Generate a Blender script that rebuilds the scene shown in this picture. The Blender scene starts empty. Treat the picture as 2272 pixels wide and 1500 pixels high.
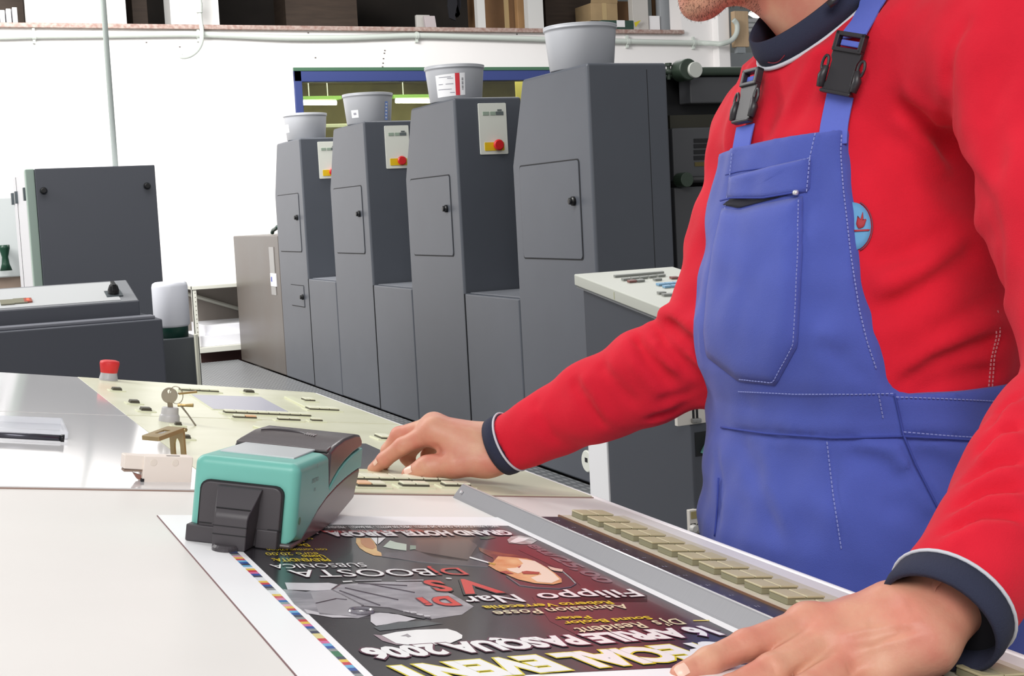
import bpy, bmesh, math, random
import numpy as np
from mathutils import Vector, Matrix
random.seed(7); rng = np.random.default_rng(7)
scene = bpy.context.scene
COL = scene.collection
# ------------------------------------------------------------------ camera
YAW, PITCH, ROLL, FPX, CY, TILT, HC = 0.428495505, 0.0770328, 0.0518464, 2914.35, 690.0, 0.153494774, 1.25
def cam_axes():
    f = np.array([math.sin(YAW)*math.cos(PITCH), math.cos(YAW)*math.cos(PITCH), -math.sin(PITCH)])
    r = np.array([math.cos(YAW), -math.sin(YAW), 0.0]); d = np.cross(f, r)
    c, s = math.cos(ROLL), math.sin(ROLL)
    return np.array([c*r+s*d, -s*r+c*d, f])
RC = cam_axes(); CAM = np.array([0, 0, HC])
cd = bpy.data.cameras.new('camera'); cam = bpy.data.objects.new('camera', cd); COL.objects.link(cam)
cd.sensor_width = 36; cd.lens = FPX/2272*36; cd.shift_y = -(750-CY)/2272; cd.clip_start = 0.05; cd.clip_end = 100
mw = Matrix.Identity(4)
for i in range(3):
    mw[i][0], mw[i][1], mw[i][2], mw[i][3] = RC[0][i], -RC[1][i], -RC[2][i], CAM[i]
cam.matrix_world = mw
scene.camera = cam
# ------------------------------------------------------------------ world, exposure, lamps
scene.view_settings.view_transform = 'Standard'; scene.view_settings.look = 'None'
scene.view_settings.gamma = 1; scene.view_settings.use_curve_mapping = False
scene.view_settings.exposure = 0.0
w = bpy.data.worlds.new('world'); scene.world = w; w.use_nodes = True
w.node_tree.nodes['Background'].inputs[0].default_value = (0.98, 0.985, 1.0, 1)
w.node_tree.nodes['Background'].inputs[1].default_value = 0.42
def lamp(name, loc, size, power, target=None, col=(1, .985, .96)):
    l = bpy.data.lights.new(name, 'AREA'); l.shape = 'RECTANGLE'; l.size, l.size_y = size; l.energy = power; l.color = col
    o = bpy.data.objects.new(name, l); COL.objects.link(o); o.location = loc
    if target is not None:
        o.rotation_euler = (Vector(target)-Vector(loc)).to_track_quat('-Z', 'Y').to_euler()
    return o
# one added fill light, then rows of ceiling fluorescents over the hall
lamp('ceiling_and_fill_lamp', (-1.1, -1.6, 3.4), (2.6, 1.6), 110, (0.7, 1.4, 1.0))  # added fill light behind the camera, brightens surfaces facing it
lamp('ceiling_and_fill_lamp', (0.4, 4.4, 4.4), (3.0, 1.6), 80)
lamp('ceiling_and_fill_lamp', (-2.4, 6.5, 4.6), (1.6, 4.0), 330, (2.0, 7.5, 1.2))
lamp('ceiling_and_fill_lamp', (0.6, 9.6, 4.6), (3.4, 1.4), 360, (1.2, 13.3, 1.8))
lamp('ceiling_and_fill_lamp', (5.2, 9.0, 4.8), (3.0, 1.4), 120)
# ------------------------------------------------------------------ pixel -> ray helpers
def ray(x, y): return RC.T @ np.array([(x-1136)/FPX, (y-CY)/FPX, 1.0])
def at(x, y, d): return CAM + ray(x, y)*d
def onx(x, y, X): d = ray(x, y); return CAM + d*X/d[0]
def ony(x, y, Y): d = ray(x, y); return CAM + d*Y/d[1]
def onz(x, y, Z): d = ray(x, y); return CAM + d*(Z-HC)/d[2]
def proj(P):
    q = RC @ (np.array(P, float)-CAM); return np.array([1136+FPX*q[0]/q[2], CY+FPX*q[1]/q[2], q[2]])
CT, ST = math.cos(TILT), math.sin(TILT)
def T(u, v, w=0.0): return np.array([u*CT + w*ST, v, 1.0 - u*ST + w*CT])
def tuv(x, y, w=0.0):
    d = ray(x, y); n = np.array([ST, 0, CT]); s = ((np.array([0, 0, 1.0])-CAM) @ n + w)/(d @ n); P = CAM + d*s
    return np.array([(P-np.array([0, 0, 1.0])) @ np.array([CT, 0, -ST]), P[1]])
# ------------------------------------------------------------------ materials
def lin(c): return tuple(((v/255)/12.92 if v/255 <= .04045 else ((v/255+.055)/1.055)**2.4) for v in c)
MATS = {}
def M(name, rgb, rough=.5, metal=0.0, noise=0.0, nscale=30, bump=0.0, bscale=200, rgb2=None, spec=.5, coat=0, emit=0, alpha=1, trans=0, sub=0, stretch=None, sheen=0):
    if name in MATS: return MATS[name]
    m = bpy.data.materials.new(name); m.use_nodes = True; nt = m.node_tree; b = nt.nodes['Principled BSDF']
    c = lin(rgb); b.inputs['Base Color'].default_value = (*c, 1); b.inputs['Roughness'].default_value = rough
    b.inputs['Metallic'].default_value = metal; b.inputs['Specular IOR Level'].default_value = spec
    if coat: b.inputs['Coat Weight'].default_value = coat; b.inputs['Coat Roughness'].default_value = .08
    if emit: b.inputs['Emission Color'].default_value = (*c, 1); b.inputs['Emission Strength'].default_value = emit
    if alpha < 1: b.inputs['Alpha'].default_value = alpha
    if trans: b.inputs['Transmission Weight'].default_value = trans
    if sub:
        b.inputs['Subsurface Weight'].default_value = sub; b.inputs['Subsurface Radius'].default_value = (.01, .004, .002); b.inputs['Subsurface Scale'].default_value = .5
    if sheen: b.inputs['Sheen Weight'].default_value = sheen; b.inputs['Sheen Roughness'].default_value = .5
    tc = nt.nodes.new('ShaderNodeTexCoord'); src = tc.outputs['Object']
    if stretch:
        mp = nt.nodes.new('ShaderNodeMapping'); mp.inputs['Scale'].default_value = stretch; nt.links.new(src, mp.inputs[0]); src = mp.outputs[0]
    if noise:
        n = nt.nodes.new('ShaderNodeTexNoise'); n.inputs['Scale'].default_value = nscale; n.inputs['Detail'].default_value = 5; nt.links.new(src, n.inputs['Vector'])
        r = nt.nodes.new('ShaderNodeValToRGB'); r.color_ramp.elements[0].position = .35; r.color_ramp.elements[1].position = .68
        c2 = lin(rgb2) if rgb2 else tuple(v*(1-noise) for v in c)
        r.color_ramp.elements[0].color = (*c2, 1); r.color_ramp.elements[1].color = (*c, 1)
        nt.links.new(n.outputs['Fac'], r.inputs[0]); nt.links.new(r.outputs[0], b.inputs['Base Color'])
    if bump:
        n = nt.nodes.new('ShaderNodeTexNoise'); n.inputs['Scale'].default_value = bscale; n.inputs['Detail'].default_value = 3; nt.links.new(src, n.inputs['Vector'])
        bp = nt.nodes.new('ShaderNodeBump'); bp.inputs['Strength'].default_value = bump; bp.inputs['Distance'].default_value = .002
        nt.links.new(n.outputs['Fac'], bp.inputs['Height']); nt.links.new(bp.outputs[0], b.inputs['Normal'])
    MATS[name] = m; return m
# ------------------------------------------------------------------ mesh builder
WL = {}
class MB:
    def __init__(s, frame=None): s.v = []; s.f = []; s.m = []; s.frame = frame; s.cur = 0
    def add(s, vs, fs):
        n = len(s.v)
        for p in vs: s.v.append(tuple(s.frame(*p)) if s.frame else tuple(float(c) for c in p))
        for f in fs: s.f.append([n+i for i in f]); s.m.append(s.cur)
        return s
    def box(s, a, b):
        x0, y0, z0 = [min(p, q) for p, q in zip(a, b)]; x1, y1, z1 = [max(p, q) for p, q in zip(a, b)]
        return s.add([(x0,y0,z0),(x1,y0,z0),(x1,y1,z0),(x0,y1,z0),(x0,y0,z1),(x1,y0,z1),(x1,y1,z1),(x0,y1,z1)],
                     [(3,2,1,0),(4,5,6,7),(0,1,5,4),(1,2,6,5),(2,3,7,6),(3,0,4,7)])
    def prism(s, poly, fn, t0, t1):
        """poly of (a,b); fn(a,b,t)->xyz"""
        n = len(poly); vs = [fn(a, b, t0) for a, b in poly] + [fn(a, b, t1) for a, b in poly]
        return s.add(vs, [list(range(n))[::-1], list(range(n, 2*n))] + [(i, (i+1) % n, n+(i+1) % n, n+i) for i in range(n)])
    def lathe(s, prof, c, ax=(0,0,1), n=32, caps=True):
        ax = Vector(ax).normalized(); t = ax.orthogonal().normalized(); b = ax.cross(t); c = Vector(c); vs = []; fs = []
        for r, h in prof:
            for i in range(n):
                a = 2*math.pi*i/n; vs.append(tuple(c + ax*h + (t*math.cos(a)+b*math.sin(a))*r))
        for k in range(len(prof)-1):
            for i in range(n):
                j = (i+1) % n; fs.append((k*n+i, k*n+j, (k+1)*n+j, (k+1)*n+i))
        if caps: fs.append(list(range(n))[::-1]); fs.append([(len(prof)-1)*n+i for i in range(n)])
        return s.add(vs, fs)
    def tube(s, pts, r, n=10, closed=False):
        pts = [Vector(p) for p in pts]; m = len(pts); vs = []; fs = []; t_prev = None; nrm = None
        rs = r if hasattr(r, '__len__') else [r]*m
        for k in range(m):
            if closed: t = pts[(k+1) % m]-pts[k-1]
            else: t = pts[min(k+1, m-1)]-pts[max(k-1, 0)]
            t.normalize()
            if nrm is None: nrm = t.orthogonal().normalized()
            else: nrm = (nrm - t*nrm.dot(t)).normalized()
            b = t.cross(nrm)
            for i in range(n):
                a = 2*math.pi*i/n; vs.append(tuple(pts[k] + (nrm*math.cos(a)+b*math.sin(a))*rs[k]))
        for k in range(m if closed else m-1):
            k2 = (k+1) % m
            for i in range(n):
                j = (i+1) % n; fs.append((k*n+i, k*n+j, k2*n+j, k2*n+i))
        if not closed: fs.append(list(range(n))[::-1]); fs.append([(m-1)*n+i for i in range(n)])
        return s.add(vs, fs)
    def poly(s, pts): return s.add(pts, [list(range(len(pts)))])
def obj(name, mb, mats, parent=None, bevel=0, smooth=False, seg=2, kind=None, label=None, subsurf=0):
    me = bpy.data.meshes.new(name); off = WL.get(parent.name, np.zeros(3)) if parent else np.zeros(3)
    vs = [(v[0]-off[0], v[1]-off[1], v[2]-off[2]) for v in mb.v]
    me.from_pydata(vs, [], mb.f)
    for m in (mats if isinstance(mats, (list, tuple)) else [mats]): me.materials.append(m)
    if isinstance(mats, (list, tuple)): me.polygons.foreach_set('material_index', mb.m)
    if smooth: me.polygons.foreach_set('use_smooth', [True]*len(me.polygons))
    bm = bmesh.new(); bm.from_mesh(me); bmesh.ops.recalc_face_normals(bm, faces=bm.faces); bm.to_mesh(me); bm.free()
    me.update(); o = bpy.data.objects.new(name, me); COL.objects.link(o)
    if parent: o.parent = parent
    WL[o.name] = off
    if bevel:
        md = o.modifiers.new('bevel', 'BEVEL'); md.width = bevel; md.segments = seg; md.limit_method = 'ANGLE'; md.angle_limit = math.radians(40)
        md.harden_normals = False
        if not smooth: me.polygons.foreach_set('use_smooth', [True]*len(me.polygons))
        o.modifiers.new('wn', 'WEIGHTED_NORMAL').keep_sharp = False
    if kind: o['kind'] = kind
    if label: o['label'] = label
    return o
def tag(o, label, cat, group=None):
    o['label'] = label; o['category'] = cat
    if group: o['group'] = group
    return o
def thing(name, label, cat, loc=(0, 0, 0), group=None):
    o = bpy.data.objects.new(name, None); COL.objects.link(o); o.location = loc; o.empty_display_size = .05
    WL[o.name] = np.array(loc, float); return tag(o, label, cat, group)
def rrect(a0, b0, a1, b1, r, n=4):
    pts = []
    for cx, cy, s in ((a1-r, b1-r, 0), (a0+r, b1-r, 90), (a0+r, b0+r, 180), (a1-r, b0+r, 270)):
        for i in range(n+1):
            t = math.radians(s+90*i/n); pts.append((cx+r*math.cos(t), cy+r*math.sin(t)))
    return pts
def arc(c, r, a0, a1, n=8): return [(c[0]+r*math.cos(math.radians(a0+(a1-a0)*i/n)), c[1]+r*math.sin(math.radians(a0+(a1-a0)*i/n))) for i in range(n+1)]
# text -> 2-D mesh
_tx = {}
def text2d(s, offset=0.0, shear=0.0, spacing=1.0):
    k = (s, offset, shear, spacing)
    if k in _tx: return _tx[k]
    cu = bpy.data.curves.new('t', 'FONT'); cu.body = s; cu.offset = offset; cu.shear = shear; cu.space_character = spacing; cu.resolution_u = 3
    o = bpy.data.objects.new('t', cu); COL.objects.link(o); bpy.context.view_layer.update()
    me = o.evaluated_get(bpy.context.evaluated_depsgraph_get()).to_mesh()
    vs = [(v.co.x, v.co.y) for v in me.vertices]; fs = [list(p.vertices) for p in me.polygons]
    bpy.data.objects.remove(o); bpy.data.curves.remove(cu)
    _tx[k] = (vs, fs); return vs, fs
def put_text(mb, s, fn, offset=0.0, shear=0.0, grow=0.0, spacing=1.0):
    """fn(a,b) with a in 0..1 along the text, b in 0..1 from baseline to cap height"""
    vs, fs = text2d(s, offset, shear, spacing); base, _ = text2d(s, 0.0, shear, spacing)
    if not vs: return
    x0 = min(v[0] for v in base); x1 = max(v[0] for v in base); cap = 0.69
    mb.add([fn((x-x0)/(x1-x0), y/cap) for x, y in vs], fs)
# ================================================================== room shell
YW = 13.3
m_wall = M('wall_paint', (246, 243, 242), .7, noise=.03, nscale=1.5, bump=.15, bscale=40)
m_sill = M('sill_marble', (186, 168, 160), .5, noise=.25, nscale=25, rgb2=(150, 118, 108))
m_floor = M('floor_concrete', (128, 126, 124), .5, noise=.15, nscale=6)
def struct(name, mb, mat, **k):
    o = obj(name, mb, mat, **k); o['kind'] = 'structure'; return o
struct('floor', MB().box((-6, -3, -.3), (16, 24, -.1)), m_floor)
# tread plate footboard along the press
m_tread = M('tread_plate', (150, 152, 155), .4, .5)
nt = m_tread.node_tree; b = nt.nodes['Principled BSDF']; tc = nt.nodes.new('ShaderNodeTexCoord')
hs = []
for rot, off in ((45, 0), (-45, .5)):
    mp = nt.nodes.new('ShaderNodeMapping'); mp.inputs['Rotation'].default_value = (0, 0, math.radians(rot)); mp.inputs['Scale'].default_value = (26, 9, 1); mp.inputs['Location'].default_value = (off, off, 0)
    nt.links.new(tc.outputs['Object'], mp.inputs[0]); vo = nt.nodes.new('ShaderNodeTexVoronoi'); vo.inputs['Scale'].default_value = 1.0; vo.inputs['Randomness'].default_value = 0
    nt.links.new(mp.outputs[0], vo.inputs['Vector']); hs.append(vo.outputs['Distance'])
mn = nt.nodes.new('ShaderNodeMath'); mn.operation = 'MINIMUM'; nt.links.new(hs[0], mn.inputs[0]); nt.links.new(hs[1], mn.inputs[1])
cr = nt.nodes.new('ShaderNodeValToRGB'); cr.color_ramp.elements[0].position = .12; cr.color_ramp.elements[0].color = (.42, .43, .44, 1); cr.color_ramp.elements[1].position = .3; cr.color_ramp.elements[1].color = (.2, .21, .22, 1)
nt.links.new(mn.outputs[0], cr.inputs[0]); nt.links.new(cr.outputs[0], b.inputs['Base Color'])
bp = nt.nodes.new('ShaderNodeBump'); bp.invert = True; bp.inputs['Strength'].default_value = .5; bp.inputs['Distance'].default_value = .003
nt.links.new(mn.outputs[0], bp.inputs['Height']); nt.links.new(bp.outputs[0], b.inputs['Normal'])
fb = obj('footboard', MB().box((1.93, 3.8, -.1), (2.7, 12.05, 0)), m_tread, bevel=.004)
tag(fb, 'grey tread plate footboard lying along the foot of the press', 'footboard')
# back wall with the opening above and the window
ZS = 3.236; SB = .046
wx0, wx1, wz0, wz1 = 3.745, 7.6, 1.75, 2.785
wl = MB()
for a, c in (((-6, 0), (wx0, ZS-SB)), ((wx1, 0), (9.12, ZS-SB)), ((wx0, 0), (wx1, wz0)), ((wx0, wz1), (wx1, ZS-SB))):
    wl.box((a[0], YW, a[1]-.1), (c[0], YW+.25, c[1]))
xs1 = ony(1513, 78, YW)[0]
wl.box((xs1, YW, ZS-SB), (9.12, YW+.25, 4.6))
struct('wall_back', wl, m_wall)
sill = MB().box((-6, YW-.06, ZS-SB), (xs1, YW+.3, ZS)); struct('trim_1', sill, m_sill, bevel=.006)
px0, px1 = ony(1594, 90, YW-.12)[0], ony(1620, 100, YW-.12)[0]
struct('trim_2', MB().box((px0, YW-.12, -.1), (px1, YW+.02, 4.6)), m_wall, bevel=.01)
# mezzanine behind the opening
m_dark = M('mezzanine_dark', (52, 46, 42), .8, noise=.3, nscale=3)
m_gpanel = M('grey_partition', (196, 193, 188), .6, noise=.06, nscale=3)
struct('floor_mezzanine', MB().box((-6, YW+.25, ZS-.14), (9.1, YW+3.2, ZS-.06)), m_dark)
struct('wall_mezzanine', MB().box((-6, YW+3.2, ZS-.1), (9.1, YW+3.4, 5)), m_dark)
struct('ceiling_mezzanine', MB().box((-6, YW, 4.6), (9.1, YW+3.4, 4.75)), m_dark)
YM = YW+.16
def mez(x0, x1, Y=YM): return ony(x0, 40, Y)[0], ony(x1, 40, Y)[0]
pan = MB(); x0, x1 = mez(57, 268); pan.box((x0, YM, ZS), (x1, YM+.06, 4.6)); struct('wall_partition', pan, m_gpanel)
for i, (a, c) in enumerate(((268, 280), (378, 398), (398, 484))):
    x0, x1 = mez(a, c); struct('trim_%d' % (3+i), MB().box((x0, YM-(.05 if i == 2 else .02), ZS), (x1, YM+.3, 4.6)), M('pillar_paint', (205, 205, 203), .6))
x0, x1 = mez(1060, 1077); struct('trim_6', MB().box((x0, YM, ZS), (x1, YM+.08, 4.6)), M('pillar_paint', (205, 205, 203), .6))
x0, x1 = mez(1172, 1206); struct('trim_7', MB().box((x0, YM, ZS), (x1, YM+.1, 4.6)), M('pillar_paint', (205, 205, 203), .6))
# things stored up there
m_card = M('cardboard', (176, 150, 112), .8, noise=.12, nscale=8); m_card2 = M('cardboard_dark', (120, 88, 58), .8, noise=.15, nscale=6)
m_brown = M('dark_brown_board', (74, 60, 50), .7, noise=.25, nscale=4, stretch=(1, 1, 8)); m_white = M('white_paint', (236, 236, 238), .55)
def mbox(px0, px1, ztop_px, Y, dep, name, mat, label, cat, zb=ZS-.06, lean=0, flaps=False, group=None):
    x0, x1 = ony(px0, 60, Y)[0], ony(px1, 60, Y)[0]; zt = ony((px0+px1)/2, ztop_px, Y)[2]
    mb = MB(); dx = lean
    mb.add([(x0,Y,zb),(x1,Y,zb),(x1,Y+dep,zb),(x0,Y+dep,zb),(x0+dx,Y,zt),(x1+dx,Y,zt),(x1+dx,Y+dep,zt),(x0+dx,Y+dep,zt)],
           [(3,2,1,0),(4,5,6,7),(0,1,5,4),(1,2,6,5),(2,3,7,6),(3,0,4,7)])
    if flaps:
        r = thing(name, label, cat, ((x0+x1)/2, Y+dep/2, zb)); obj('carton_body', mb, mat, r, bevel=.004)
        obj('flap', MB().add([(x0,Y,zt),(x1,Y,zt),(x1,Y-.03,zt+.12),(x0,Y-.03,zt+.12)], [(0,1,2,3)]), mat, r)
        obj('tape_strip', MB().box(((x0+x1)/2-.03, Y-.002, zb+.01), ((x0+x1)/2+.03, Y, zt)), M('parcel_tape', (190, 165, 120), .3), r)
        return r
    o = obj(name, mb, mat, bevel=.005); return tag(o, label, cat, group)
ys = YW+.6
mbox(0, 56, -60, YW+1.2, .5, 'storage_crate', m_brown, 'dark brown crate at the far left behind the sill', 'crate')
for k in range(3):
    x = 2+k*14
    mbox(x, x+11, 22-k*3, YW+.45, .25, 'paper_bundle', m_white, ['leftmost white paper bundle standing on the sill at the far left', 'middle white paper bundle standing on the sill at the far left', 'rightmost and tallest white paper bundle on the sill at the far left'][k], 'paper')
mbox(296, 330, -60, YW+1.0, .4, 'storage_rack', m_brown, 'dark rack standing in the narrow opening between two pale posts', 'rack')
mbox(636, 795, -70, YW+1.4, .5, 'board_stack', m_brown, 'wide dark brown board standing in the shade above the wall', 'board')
mbox(1078, 1172, -60, YW+.5, .5, 'brown_carton', m_card2, 'large brown carton between two white posts above the wall', 'carton', flaps=True)
mbox(1150, 1174, -60, YW+.4, .08, 'wooden_batten', M('pale_wood', (168, 130, 88), .7, noise=.2, nscale=5), 'pale wooden batten leaning beside the brown carton', 'batten')
mbox(925, 955, 33, YW+.5, .05, 'paper_sheet', m_gpanel, 'grey white sheet standing in the dark opening', 'paper')
mbox(948, 972, 35, YW+.42, .05, 'paper_sheet', M('pink_grey', (190, 180, 182), .7), 'pinkish white slip leaning right of the grey sheet', 'paper', lean=-.03)
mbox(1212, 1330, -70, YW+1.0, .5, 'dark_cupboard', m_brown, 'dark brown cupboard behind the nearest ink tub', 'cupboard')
mbox(1313, 1372, 7, YW+.5, .4, 'open_carton', m_card, 'pale open cardboard box above the nearest ink tub', 'carton', flaps=True, zb=ony(1340, 46, YW+.5)[2])
mbox(1372, 1404, 3, YW+.62, .3, 'brown_box', m_card2, 'darker cardboard box right of the pale open one', 'carton')
g = mbox(1335, 1407, 45, YW+.3, .3, 'green_crate', M('green_crate', (44, 72, 62), .6), 'dark green crate carrying the cardboard box', 'crate')
x0 = ony(1368, 46, YW+.298)[0]; x1 = ony(1386, 46, YW+.298)[0]
lab = obj('crate_label', MB().box((x0, YW+.296, ony(1375, 60, YW+.298)[2]), (x1, YW+.299, ony(1375, 45, YW+.298)[2])), m_white); lab.parent = g
pa = ony(1407, 50, YW+.25); pb = ony(1421, 45, YW+.25); pc = ony(1410, 60, YW+.25)
yt = obj('yellow_tag', MB().prism([(pa[0], pa[2]), (pc[0], pc[2]), (pb[0], pb[2])], lambda a, c, t: (a, t, c), YW+.24, YW+.25), M('yellow_tag', (205, 190, 40), .6))
tag(yt, 'small yellow triangular tag beside the green crate', 'tag')
for k, (a, c, t, lbl, mt) in enumerate(((1405, 1440, -60, 'grey white sheet metal panel leaning left of the slot', m_gpanel), (1441, 1465, 35, 'short pale panel under the narrow slot', m_white), (1466, 1512, -60, 'grey cabinet door at the right end of the sill', M('grey_door', (160, 164, 168), .5)))):
    mbox(a, c, t, YW+.3+k*.02, .1, 'metal_sheet', mt, lbl, 'panel')
mbox(1450, 1462, -40, YW+.52, .03, 'wooden_stick', m_card2, 'thin brown stick standing in the slot between grey panels', 'stick')
# coat-like hanging cloth in the dark opening
cl = MB()
for k, (cx, top, bot) in enumerate(((1003, -40, 46), (1012, -40, 30))):
    P = [ony(cx+dx*(1+.3*k), y, YW+.55) for dx, y in ((-6, top), (8, top), (12, 10), (7, 34), (9, bot), (-5, bot-6), (-9, 12))]
    cl.prism([(p[0], p[2]) for p in P], lambda a, c, t: (a, t, c), YW+.55+k*.05, YW+.58+k*.05)
tag(obj('hanging_jacket', cl, M('dark_cloth', (30, 30, 36), .9), bevel=.01), 'dark jacket hanging in the opening above the window', 'jacket')
# white wall conduit with clips
m_pvc = M('conduit_plastic', (203, 210, 203), .45)
YP = YW-.045
pts = [ony(x, y, YP) for x, y in ((-160, 83), (0, 81), (75, 79), (230, 77.5), (390, 75.5), (440, 76), (520, 79), (640, 84), (760, 84), (850, 81), (925, 79), (1050, 82), (1210, 87), (1400, 92), (1540, 95))]+[ony(1572, 96, YW-.14), ony(1590, 97, YW-.2)]
zc = pts[-1]
bend = [ony(x, y, YW-.25) for x, y in ((1602, 97), (1622, 90), (1634, 74), (1635, 54), (1627, 44))]
def smooth(pts, n=6):
    pts = [np.array(p, float) for p in pts]; out = []
    P = [pts[0]]+pts+[pts[-1]]
    for i in range(1, len(P)-2):
        for k in range(n):
            t = k/n; a, b_, c, d = P[i-1], P[i], P[i+1], P[i+2]
            out.append(.5*((2*b_)+(-a+c)*t+(2*a-5*b_+4*c-d)*t*t+(-a+3*b_-3*c+d)*t**3))
    out.append(pts[-1]); return out
t = thing('wall_conduit', 'pale plastic conduit running along the white wall under the sill', 'conduit', (2, YP, ZS))
obj('pipe', MB().tube(smooth(pts+bend), .03, 12), m_pvc, t, smooth=True)
for x, y in ((75, 79), (440, 76), (925, 79), (1540, 95), (1393, 92)):
    p = ony(x, y, YP); mb = MB().lathe([(.037, -.018), (.037, .018)], p, (1, 0, 0), 16); mb.box((p[0]-.012, YP, p[2]-.07), (p[0]+.012, YW, p[2]+.07)); obj('clip', mb, m_pvc, t)
cab = [ony(x, y, YW-.03-.25*k) for x, y, k in ((440, -60, 0), (443, 10, 0), (444, 40, 0), (448, 70, .3), (446, 95, .6), (436, 113, .9), (420, 124, 1.0), (404, 126, 1.0), (400, 121, 1.0))]
t = thing('hanging_cable', 'loose pale conduit end curling away from the white wall', 'cable', cab[3])
obj('flexible_tube', MB().tube(smooth(cab), .022, 10), m_pvc, t, smooth=True)
for y in (10, 17, 24): obj('coupling', MB().lathe([(.03, -.02), (.03, .02)], ony(442.5, y, YW-.03), (0, 0, 1), 14), m_pvc, t)
# nails and drill marks
nb = MB()
for x, y in ((684, 73), (854, 112), (853, 118), (851, 130), (850, 140), (849, 148), (700, 128), (325, 94), (399, 104), (1147, 76)):
    nb.box(ony(x, y, YW-.004)-np.array([.008, 0, .006]), ony(x, y, YW-.004)+np.array([.008, .0035, .006]))
o = obj('screw_holes', nb, M('hole_dark', (110, 104, 100), .9)); o['kind'] = 'stuff'; tag(o, 'small grey drill marks scattered on the white wall', 'mark')
# blue framed window and the room behind it
m_blue = M('blue_frame_paint', (52, 66, 124), .45)
win = struct('window_1', MB().box((wx0, YW-.03, wz1-.004), (wx1, YW+.2, wz1+.03)), M('window_green_edge', (70, 110, 84), .5))
fr = MB(); B = .115
fr.box((wx0, YW-.02, wz1-B), (wx1, YW+.12, wz1)); fr.box((wx0, YW-.02, wz0), (wx1, YW+.12, wz0+B))
fr.box((wx0, YW-.02, wz0), (wx0+.085, YW+.12, wz1)); fr.box((wx1-.085, YW-.02, wz0), (wx1, YW+.12, wz1))
obj('window_frame', fr, m_blue, win, bevel=.008)
m_glass = M('window_glass', (220, 225, 205), .02, trans=1, spec=.5); 
obj('window_pane', MB().box((wx0+.08, YW+.04, wz0+.1), (wx1-.08, YW+.046, wz1-.1)), m_glass, win)
m_olive = M('olive_room_wall', (176, 168, 116), .8, noise=.3, nscale=1.2, rgb2=(128, 120, 78))
rm = MB(); rm.box((wx0-1, YW+3.0, 0), (wx1+1, YW+3.1, 3.05)); rm.box((wx0-1, YW+.25, 0), (wx0-.9, YW+3.1, 3.05)); rm.box((wx1+.9, YW+.25, 0), (wx1+1, YW+3.1, 3.05)); rm.box((wx0-1, YW+.25, -.05), (wx1+1, YW+3.1, 0))
struct('wall_office', rm, m_olive)
lamp('office_fill_light', ((wx0+wx1)/2, YW+1.2, 2.9), (3.4, 1.2), 75, col=(1, .98, .86))  # added area light to brighten this room beyond what the tubes give
struct('ceiling_office', MB().box((wx0-1, YW+.25, 2.95), (wx1+1, YW+3.1, 3.04)), m_olive)
m_tube = M('fluorescent_tube', (255, 255, 250), .5, emit=9)
for k, (a, c, y, lbl) in enumerate(((668, 746, 228, 'left glowing tube lamp seen through the blue framed window'), (878, 985, 224, 'right glowing tube lamp seen through the blue framed window'))):
    Y = YW+1.8; p, q = ony(a, y, Y), ony(c, y, Y)
    t = thing('tube_lamp', lbl, 'lamp', p, 'tube lamps in the room behind the window')
    obj('tube', MB().tube([p, q], .028, 10), m_tube, t, smooth=True)
    obj('lamp_reflector', MB().box((p[0]-.05, Y-.06, p[2]+.03), (q[0]+.05, Y+.06, p[2]+.07)), M('lamp_green', (110, 150, 70), .4), t)
    for x in (p[0]+.1, q[0]-.1): obj('hanger', MB().tube([(x, Y, p[2]+.07), (x, Y, 2.96)], .006, 6), m_pvc, t)
p = ony(1160, 180, YW+1.2); q = ony(1146, 230, YW+1.2)
tag(obj('yellow_locker', MB().box((q[0], YW+1.2, .05), (q[0]+.5, YW+1.23, 2.9)), M('yellow_locker', (150, 140, 60), .5), bevel=.01), 'yellow locker behind the window beside the nearest tower', 'locker')
p = ony(600, 250, YW+1.4); q = ony(760, 275, YW+1.4)
sh = thing('office_shelf', 'pale shelf behind the window left of the ink tubs', 'shelf', (q[0], YW+1.4, 0))
x0, x1 = ony(655, 270, YW+1.3)[0], ony(900, 270, YW+1.3)[0]; zz = ony(715, 277, YW+1.3)[2]
obj('shelf_board', MB().box((x0, YW+1.2, zz-.04), (x1, YW+1.6, zz)), M('shelf_white', (225, 230, 205), .5), sh, bevel=.004)
for x in (x0+.03, (x0+x1)/2, x1-.03): obj('shelf_post', MB().box((x-.02, YW+1.55, 0), (x+.02, YW+1.6, zz-.03)), m_gpanel, sh)
# hall beyond the wall end, seen under the chin
m_hall = M('hall_grey', (168, 172, 170), .7, noise=.12, nscale=1.0)
struct('wall_hall', MB().box((8, 21, -.1), (34, 21.2, 6.5)), m_hall)
struct('ceiling_hall', MB().box((8, 13.6, 6.4), (34, 21.2, 6.5)), M('hall_ceiling', (190, 192, 190), .7))
for k, (x, y, lbl) in enumerate(((1690, 30, 'upper glowing oval lamp hanging in the far hall'), (1702, 84, 'lower glowing oval lamp hanging in the far hall'))):
    p = ony(x, y, 17.5-1.8*k)
    t = thing('hall_lamp', lbl, 'lamp', p, 'oval lamps in the far hall')
    mb = MB().lathe([(.01, -.07), (.14, -.05), (.21, 0), (.2, .03)], p, (0, 0, 1), 24); obj('diffuser', mb, M('hall_lamp_glow', (255, 255, 250), .5, emit=5), t, smooth=True)
    obj('shade', MB().lathe([(.215, .0), (.12, .1), (.05, .2)], p+np.array([0, 0, .01]), (0, 0, 1), 24), M('shade_green', (150, 190, 160), .4), t, smooth=True)
    obj('cord', MB().tube([p+np.array([0, 0, .2]), (p[0], p[1], 6.4)], .008, 6), M('cord_grey', (90, 90, 90), .6), t)
t = thing('ceiling_pipes', 'pair of pale pipes crossing the far hall behind the chin', 'pipe', ony(1680, 55, 18.5))
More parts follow.
